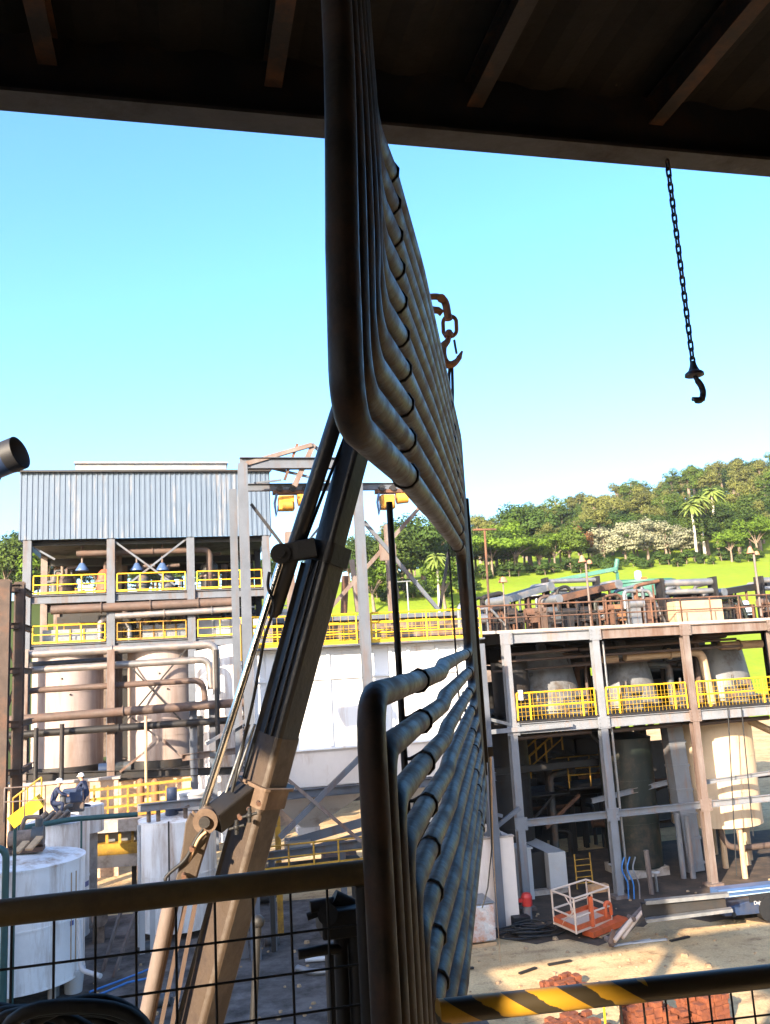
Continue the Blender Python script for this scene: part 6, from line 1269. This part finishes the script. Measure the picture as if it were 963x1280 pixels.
protos = {
 'roundA': make_tree('round_tree', 'dense dark round tree in the wooded belt beyond the lawn', 'dark', 12, cl_round(5.2, 12.5, 22, 1, 1.05), 5200, .55, 1),
 'roundB': make_tree('round_tree', 'mid green round tree in the wooded belt beyond the lawn', 'mid', 11, cl_round(4.8, 11.5, 20, 2, 1.05), 4800, .52, 2),
 'oliveA': make_tree('hill_tree', 'tall olive tree on the wooded hillside at right', 'olive', 15, cl_round(4.2, 15, 17, 3, 1.5), 3600, .52, 3, th=10),
 'oliveB': make_tree('hill_tree', 'airy tall tree with gaps on the wooded hillside at right', 'mid', 17, cl_round(4.0, 17, 9, 4, 1.5), 1900, .52, 4, th=13),
 'flat': make_tree('spreading_tree', 'low spreading bright green tree at the lawn edge', 'bright', 6.5, [((x*2.2, y*2.0, 5.2+.5*math.cos(x+y)), 1.9) for x in (-2,-1,0,1,2) for y in (-1,0,1)], 2600, .55, 5, .5, th=4),
 'brightA': make_tree('lawn_tree', 'bright yellow green tree at the lawn edge', 'bright', 8.5, cl_round(4.0, 8.5, 12, 6), 3400, .45, 6),
 'silver': make_tree('flowering_tree', 'pale silvery flowering tree above the lawn', 'silver', 8, cl_round(4.0, 8.2, 14, 7, .85), 3400, .45, 7),
 'red': make_tree('red_tree', 'reddish brown tree left of the silvery ones', 'red', 8, cl_round(3.4, 8.2, 10, 8), 1500, .6, 8),
 'palm': make_palm('palm_tree', 'tall palm with pale trunk at the lawn edge', 11, 9),
 'bush': make_tree('round_bush', 'low dark bush along the far edge of the lawn', 'dark', 3, cl_round(2.2, 3.0, 7, 10), 1900, .36, 10, th=1.2),
}
used = set()
def plant(kind, x, y, sc=1.0, label=None, group=None, seed=0):
    z = terrain(x, y); R = random.Random(seed*7.3+x*3.1+y); s = (sc*R.uniform(.92, 1.08), sc*R.uniform(.92, 1.08), sc)
    o = protos[kind]
    if kind not in used: used.add(kind); o.location = (x, y, z); o.rotation_euler = (0, 0, R.random()*6.28); o.scale = s
    else: o = dup(o, (x, y, z), R.random()*6.28, None, s)
    if label: o['label'] = label
    if group: o['group'] = group
    elif 'group' in o: del o['group']
    return o
def azx(px, Y):
    d = ray(px, 800); return d.x/d.y*Y
# named trees along the lawn edge, left to right
ROW = [('brightA', 470, 168, 1.0, 'bright tree seen through the gantry beside the crane boom'), ('roundB', 500, 176, 1.1, 'round tree seen through the gantry, left of the crossing braces'), ('roundA', 535, 180, 1.15, 'dark tree seen through the gantry right of the crossing braces'), ('brightA', 560, 165, 1.0, 'bright tree just left of the coil above the lawn'), ('palm', 552, 162, .85, 'palm seen through the gantry left of the coil'),
 ('flat', 622, 172, 1.1, 'spreading bright green tree just right of the coil'), ('flat', 652, 176, 1.0, 'spreading bright green tree right of the tee armed pole'), ('brightA', 640, 186, 1.2, 'taller bright tree behind the spreading ones'), ('roundA', 672, 196, 1.2, 'dark round tree between the tee armed pole and the lamp pole'), ('brightA', 703, 178, .9, 'bright tree left of the red brown one'), ('red', 738, 180, 1.05, 'reddish brown tree behind the lamp pole'),
 ('silver', 767, 184, 1.0, 'leftmost pale silvery flowering tree'), ('silver', 793, 186, 1.1, 'second silvery flowering tree from the left'), ('silver', 822, 188, 1.15, 'middle silvery flowering tree'), ('silver', 846, 187, 1.05, 'fourth silvery flowering tree from the left'), ('silver', 866, 186, .95, 'rightmost silvery flowering tree'),
 ('palm', 884, 182, 1.05, 'left palm of the pair beside the silvery trees'), ('palm', 895, 184, 1.15, 'right palm of the pair beside the silvery trees'), ('palm', 912, 196, 1.2, 'palm set back right of the pair'), ('brightA', 928, 172, .75, 'small bright tree standing alone on the lawn at right'), ('brightA', 962, 178, 1.0, 'bright tree at the right edge behind the reddish lamps'), ('roundB', 940, 190, 1.0, 'mid green tree behind the small one at right'),
 ('roundB', 8, 190, 1.1, 'hazy tree at the left edge above the steel tower'), ('roundA', 30, 200, 1.0, 'dark tree seen at the left corner of the shed'), ('brightA', 60, 186, 1.2, 'bright tree seen through the upper floor of the shed at left'), ('roundB', 95, 190, 1.2, 'mid green tree seen through the left bay of the shed'), ('brightA', 122, 182, 1.2, 'bright tree seen through the left bay beside the second column')]
for k, (kd, px, Y, sc, lab) in enumerate(ROW):
    Y += (11 if px > 600 else -8) if px > 450 else 0; plant(kd, azx(px, Y), Y, sc*1.22, lab, None, k)
for k in range(40):                                      # second rank filling in behind the named row
    px = 440+k*13.5; Y = 194+6*math.sin(k*2.3)+(k % 3)*5 - (14 if px < 600 else 0); kd = ['roundA', 'roundB', 'roundA', 'roundB', 'oliveA'][k % 5]
    if 745 < px < 885: Y += 16
    plant(kd, azx(px, Y), Y, (.80 if px < 760 else .95)+.2*((k*29 % 10)/10), {'roundA': 'dense dark round tree in the wooded belt beyond the lawn', 'roundB': 'mid green round tree in the wooded belt beyond the lawn', 'oliveA': 'tall olive tree on the wooded hillside at right'}[kd], {'roundA': 'dark trees of the wooded belt', 'roundB': 'mid green trees of the wooded belt', 'oliveA': 'olive trees of the hillside'}[kd], 300+k)
for k in range(46):
    px = 452+k*11.3; Y = 184+4*math.sin(k*1.7)-(14 if px < 600 else 0)
    plant('bush', azx(px, Y), Y, .6+.6*((k*37 % 10)/10), 'low dark bush in the row along the far lawn edge', 'bushes along the lawn edge', 100+k)
# forest: every tree its own object
RF = random.Random(21); cnt = 0
for yy in range(204, 430, 11):
    for xx in range(-80, 430, 12):
        x, y = xx+RF.uniform(-5, 5), yy+RF.uniform(-5, 5)
        az = math.degrees(math.atan2(x, y)) - 13.5
        if az > 26 or az < -26: continue
        # skip what the nearer rows hide on flat land
        if x < 95 and y > 250: continue
        if 14 < math.hypot(x, y)*0+az+20 < 0: continue
        hill = terrain(x, y)
        if y > 262 and x < 130 and hill < 40: continue
        kd = RF.choice(['roundA', 'roundB', 'roundA']) if y < 235 else RF.choice(['oliveA', 'oliveA', 'oliveB', 'roundB', 'roundA', 'oliveB'])
        o = plant(kd, x, y, RF.uniform(.62, .85) if y < 262 and x < 140 else RF.uniform(.85, 1.2), {'roundA': 'dense dark round tree in the wooded belt beyond the lawn', 'roundB': 'mid green round tree in the wooded belt beyond the lawn', 'oliveA': 'tall olive tree on the wooded hillside at right', 'oliveB': 'airy tall tree with gaps on the wooded hillside at right'}[kd], {'roundA': 'dark trees of the wooded belt', 'roundB': 'mid green trees of the wooded belt', 'oliveA': 'olive trees of the hillside', 'oliveB': 'airy trees of the hillside'}[kd], cnt); cnt += 1
print('forest', cnt)
# small pale cars or sheds at the lawn edge
for k, px in enumerate((652, 668, 702)):
    Y = 160; x = azx(px, Y); z = terrain(x, Y); t = thing('parked_car', ['white car on the far lawn edge below the spreading tree', 'second white car on the far lawn edge', 'white car on the lawn edge left of the red brown tree'][k], 'car', (x, Y, z))
    m = MB(); m.span(x-1.9, x+1.9, Y-.8, Y+.8, z+.35, z+.95); m.build('body', CAB_WHITE, t, .15); m = MB(); m.span(x-1.0, x+1.1, Y-.7, Y+.7, z+.952, z+1.45); m.build('cabin', DARK_STEEL, t, .15)
    for dx in (-1.2, 1.2): m = MB(); m.tube([(x+dx, Y-.85, z+.33), (x+dx, Y-.6, z+.33)], .33, 14); m.build('wheel', BLACK, t)
# lamp post on the lawn seen through the gantry
p = at(510, 745, 120); t = thing('street_lamp', 'pale street lamp on the lawn seen through the gantry', 'street lamp', (p.x, 120, terrain(p.x, 120))); zz = at(510, 727, 120).z
m = MB(); m.tube([(p.x, 120, terrain(p.x, 120)), (p.x, 120, zz)], .12, 8); m.build('pole', GALV, t); m = MB(); m.bar((p.x-1.6, 120, zz), (p.x+1.6, 120, zz+.1), .3, .15); m.build('lamp_arm', GALV, t)
# separate parts that are several pieces apart from one another
SKIP = ('rail', 'mesh', 'crown', 'valve', 'stiffener', 'louvre', 'ladder', 'rib', 'lettering', 'rung', 'infill', 'tread', 'sheet', 'level', 'jaw', 'person', 'stripe', 'bolt', 'face', 'gusset')
def pieces(me):
    par = list(range(len(me.vertices)))
    def fd(a):
        while par[a] != a: par[a] = par[par[a]]; a = par[a]
        return a
    for p in me.polygons:
        a = fd(p.vertices[0])
        for b in p.vertices[1:]: par[fd(b)] = a
    isl = {}
    for v in me.vertices: isl.setdefault(fd(v.index), []).append(v.index)
    L_ = []
    for k, ids in isl.items():
        cs = [me.vertices[i].co for i in ids]; L_.append([set(ids), [min(c[j] for c in cs)-.012 for j in range(3)], [max(c[j] for c in cs)+.012 for j in range(3)]])
    if len(L_) > 60: return [L_]
    n = len(L_); gp = list(range(n))
    def fg(a):
        while gp[a] != a: a = gp[a]
        return a
    for i in range(n):
        for j in range(i):
            if all(L_[i][1][k] <= L_[j][2][k] and L_[j][1][k] <= L_[i][2][k] for k in range(3)): gp[fg(i)] = fg(j)
    out = {}
    for i in range(n): out.setdefault(fg(i), []).append(L_[i])
    return list(out.values())
for o in [x for x in bpy.data.objects if x.type == 'MESH' and x.parent and not x.children and x.data.users == 1]:
    if any(s_ in o.name for s_ in SKIP): continue
    gs = pieces(o.data)
    if not 2 <= len(gs) <= 14: continue
    src = o.data
    for gi, grp in enumerate(gs):
        ids = set().union(*[x[0] for x in grp]); order = sorted(ids); rm = {v: k for k, v in enumerate(order)}
        fs = [p for p in src.polygons if p.vertices[0] in ids]; me = bpy.data.meshes.new(src.name)
        me.from_pydata([src.vertices[i].co[:] for i in order], [], [[rm[v] for v in p.vertices] for p in fs]); me.polygons.foreach_set('use_smooth', [p.use_smooth for p in fs])
        for mt in src.materials: me.materials.append(mt)
        if gi == 0: first = me; continue
        c = o.copy(); c.data = me; COL.objects.link(c); c.parent = o.parent
    o.data = first
# drop helper properties
for o in bpy.data.objects:
    if '_w' in o: del o['_w']
# ================================================================== air
hz = MB(); hz.span(-300, 620, -25, 470, -2, 105)
hm = bpy.data.materials.new('haze_air'); hm.use_nodes = True; N = hm.node_tree.nodes; N.clear()
vo = N.new('ShaderNodeVolumePrincipled'); vo.inputs['Color'].default_value = (.9,.95,1,1); vo.inputs['Density'].default_value = .0001; vo.inputs['Anisotropy'].default_value = .2
oo = N.new('ShaderNodeOutputMaterial'); hm.node_tree.links.new(vo.outputs[0], oo.inputs['Volume'])
tag(hz.build('haze', hm), kind='stuff')
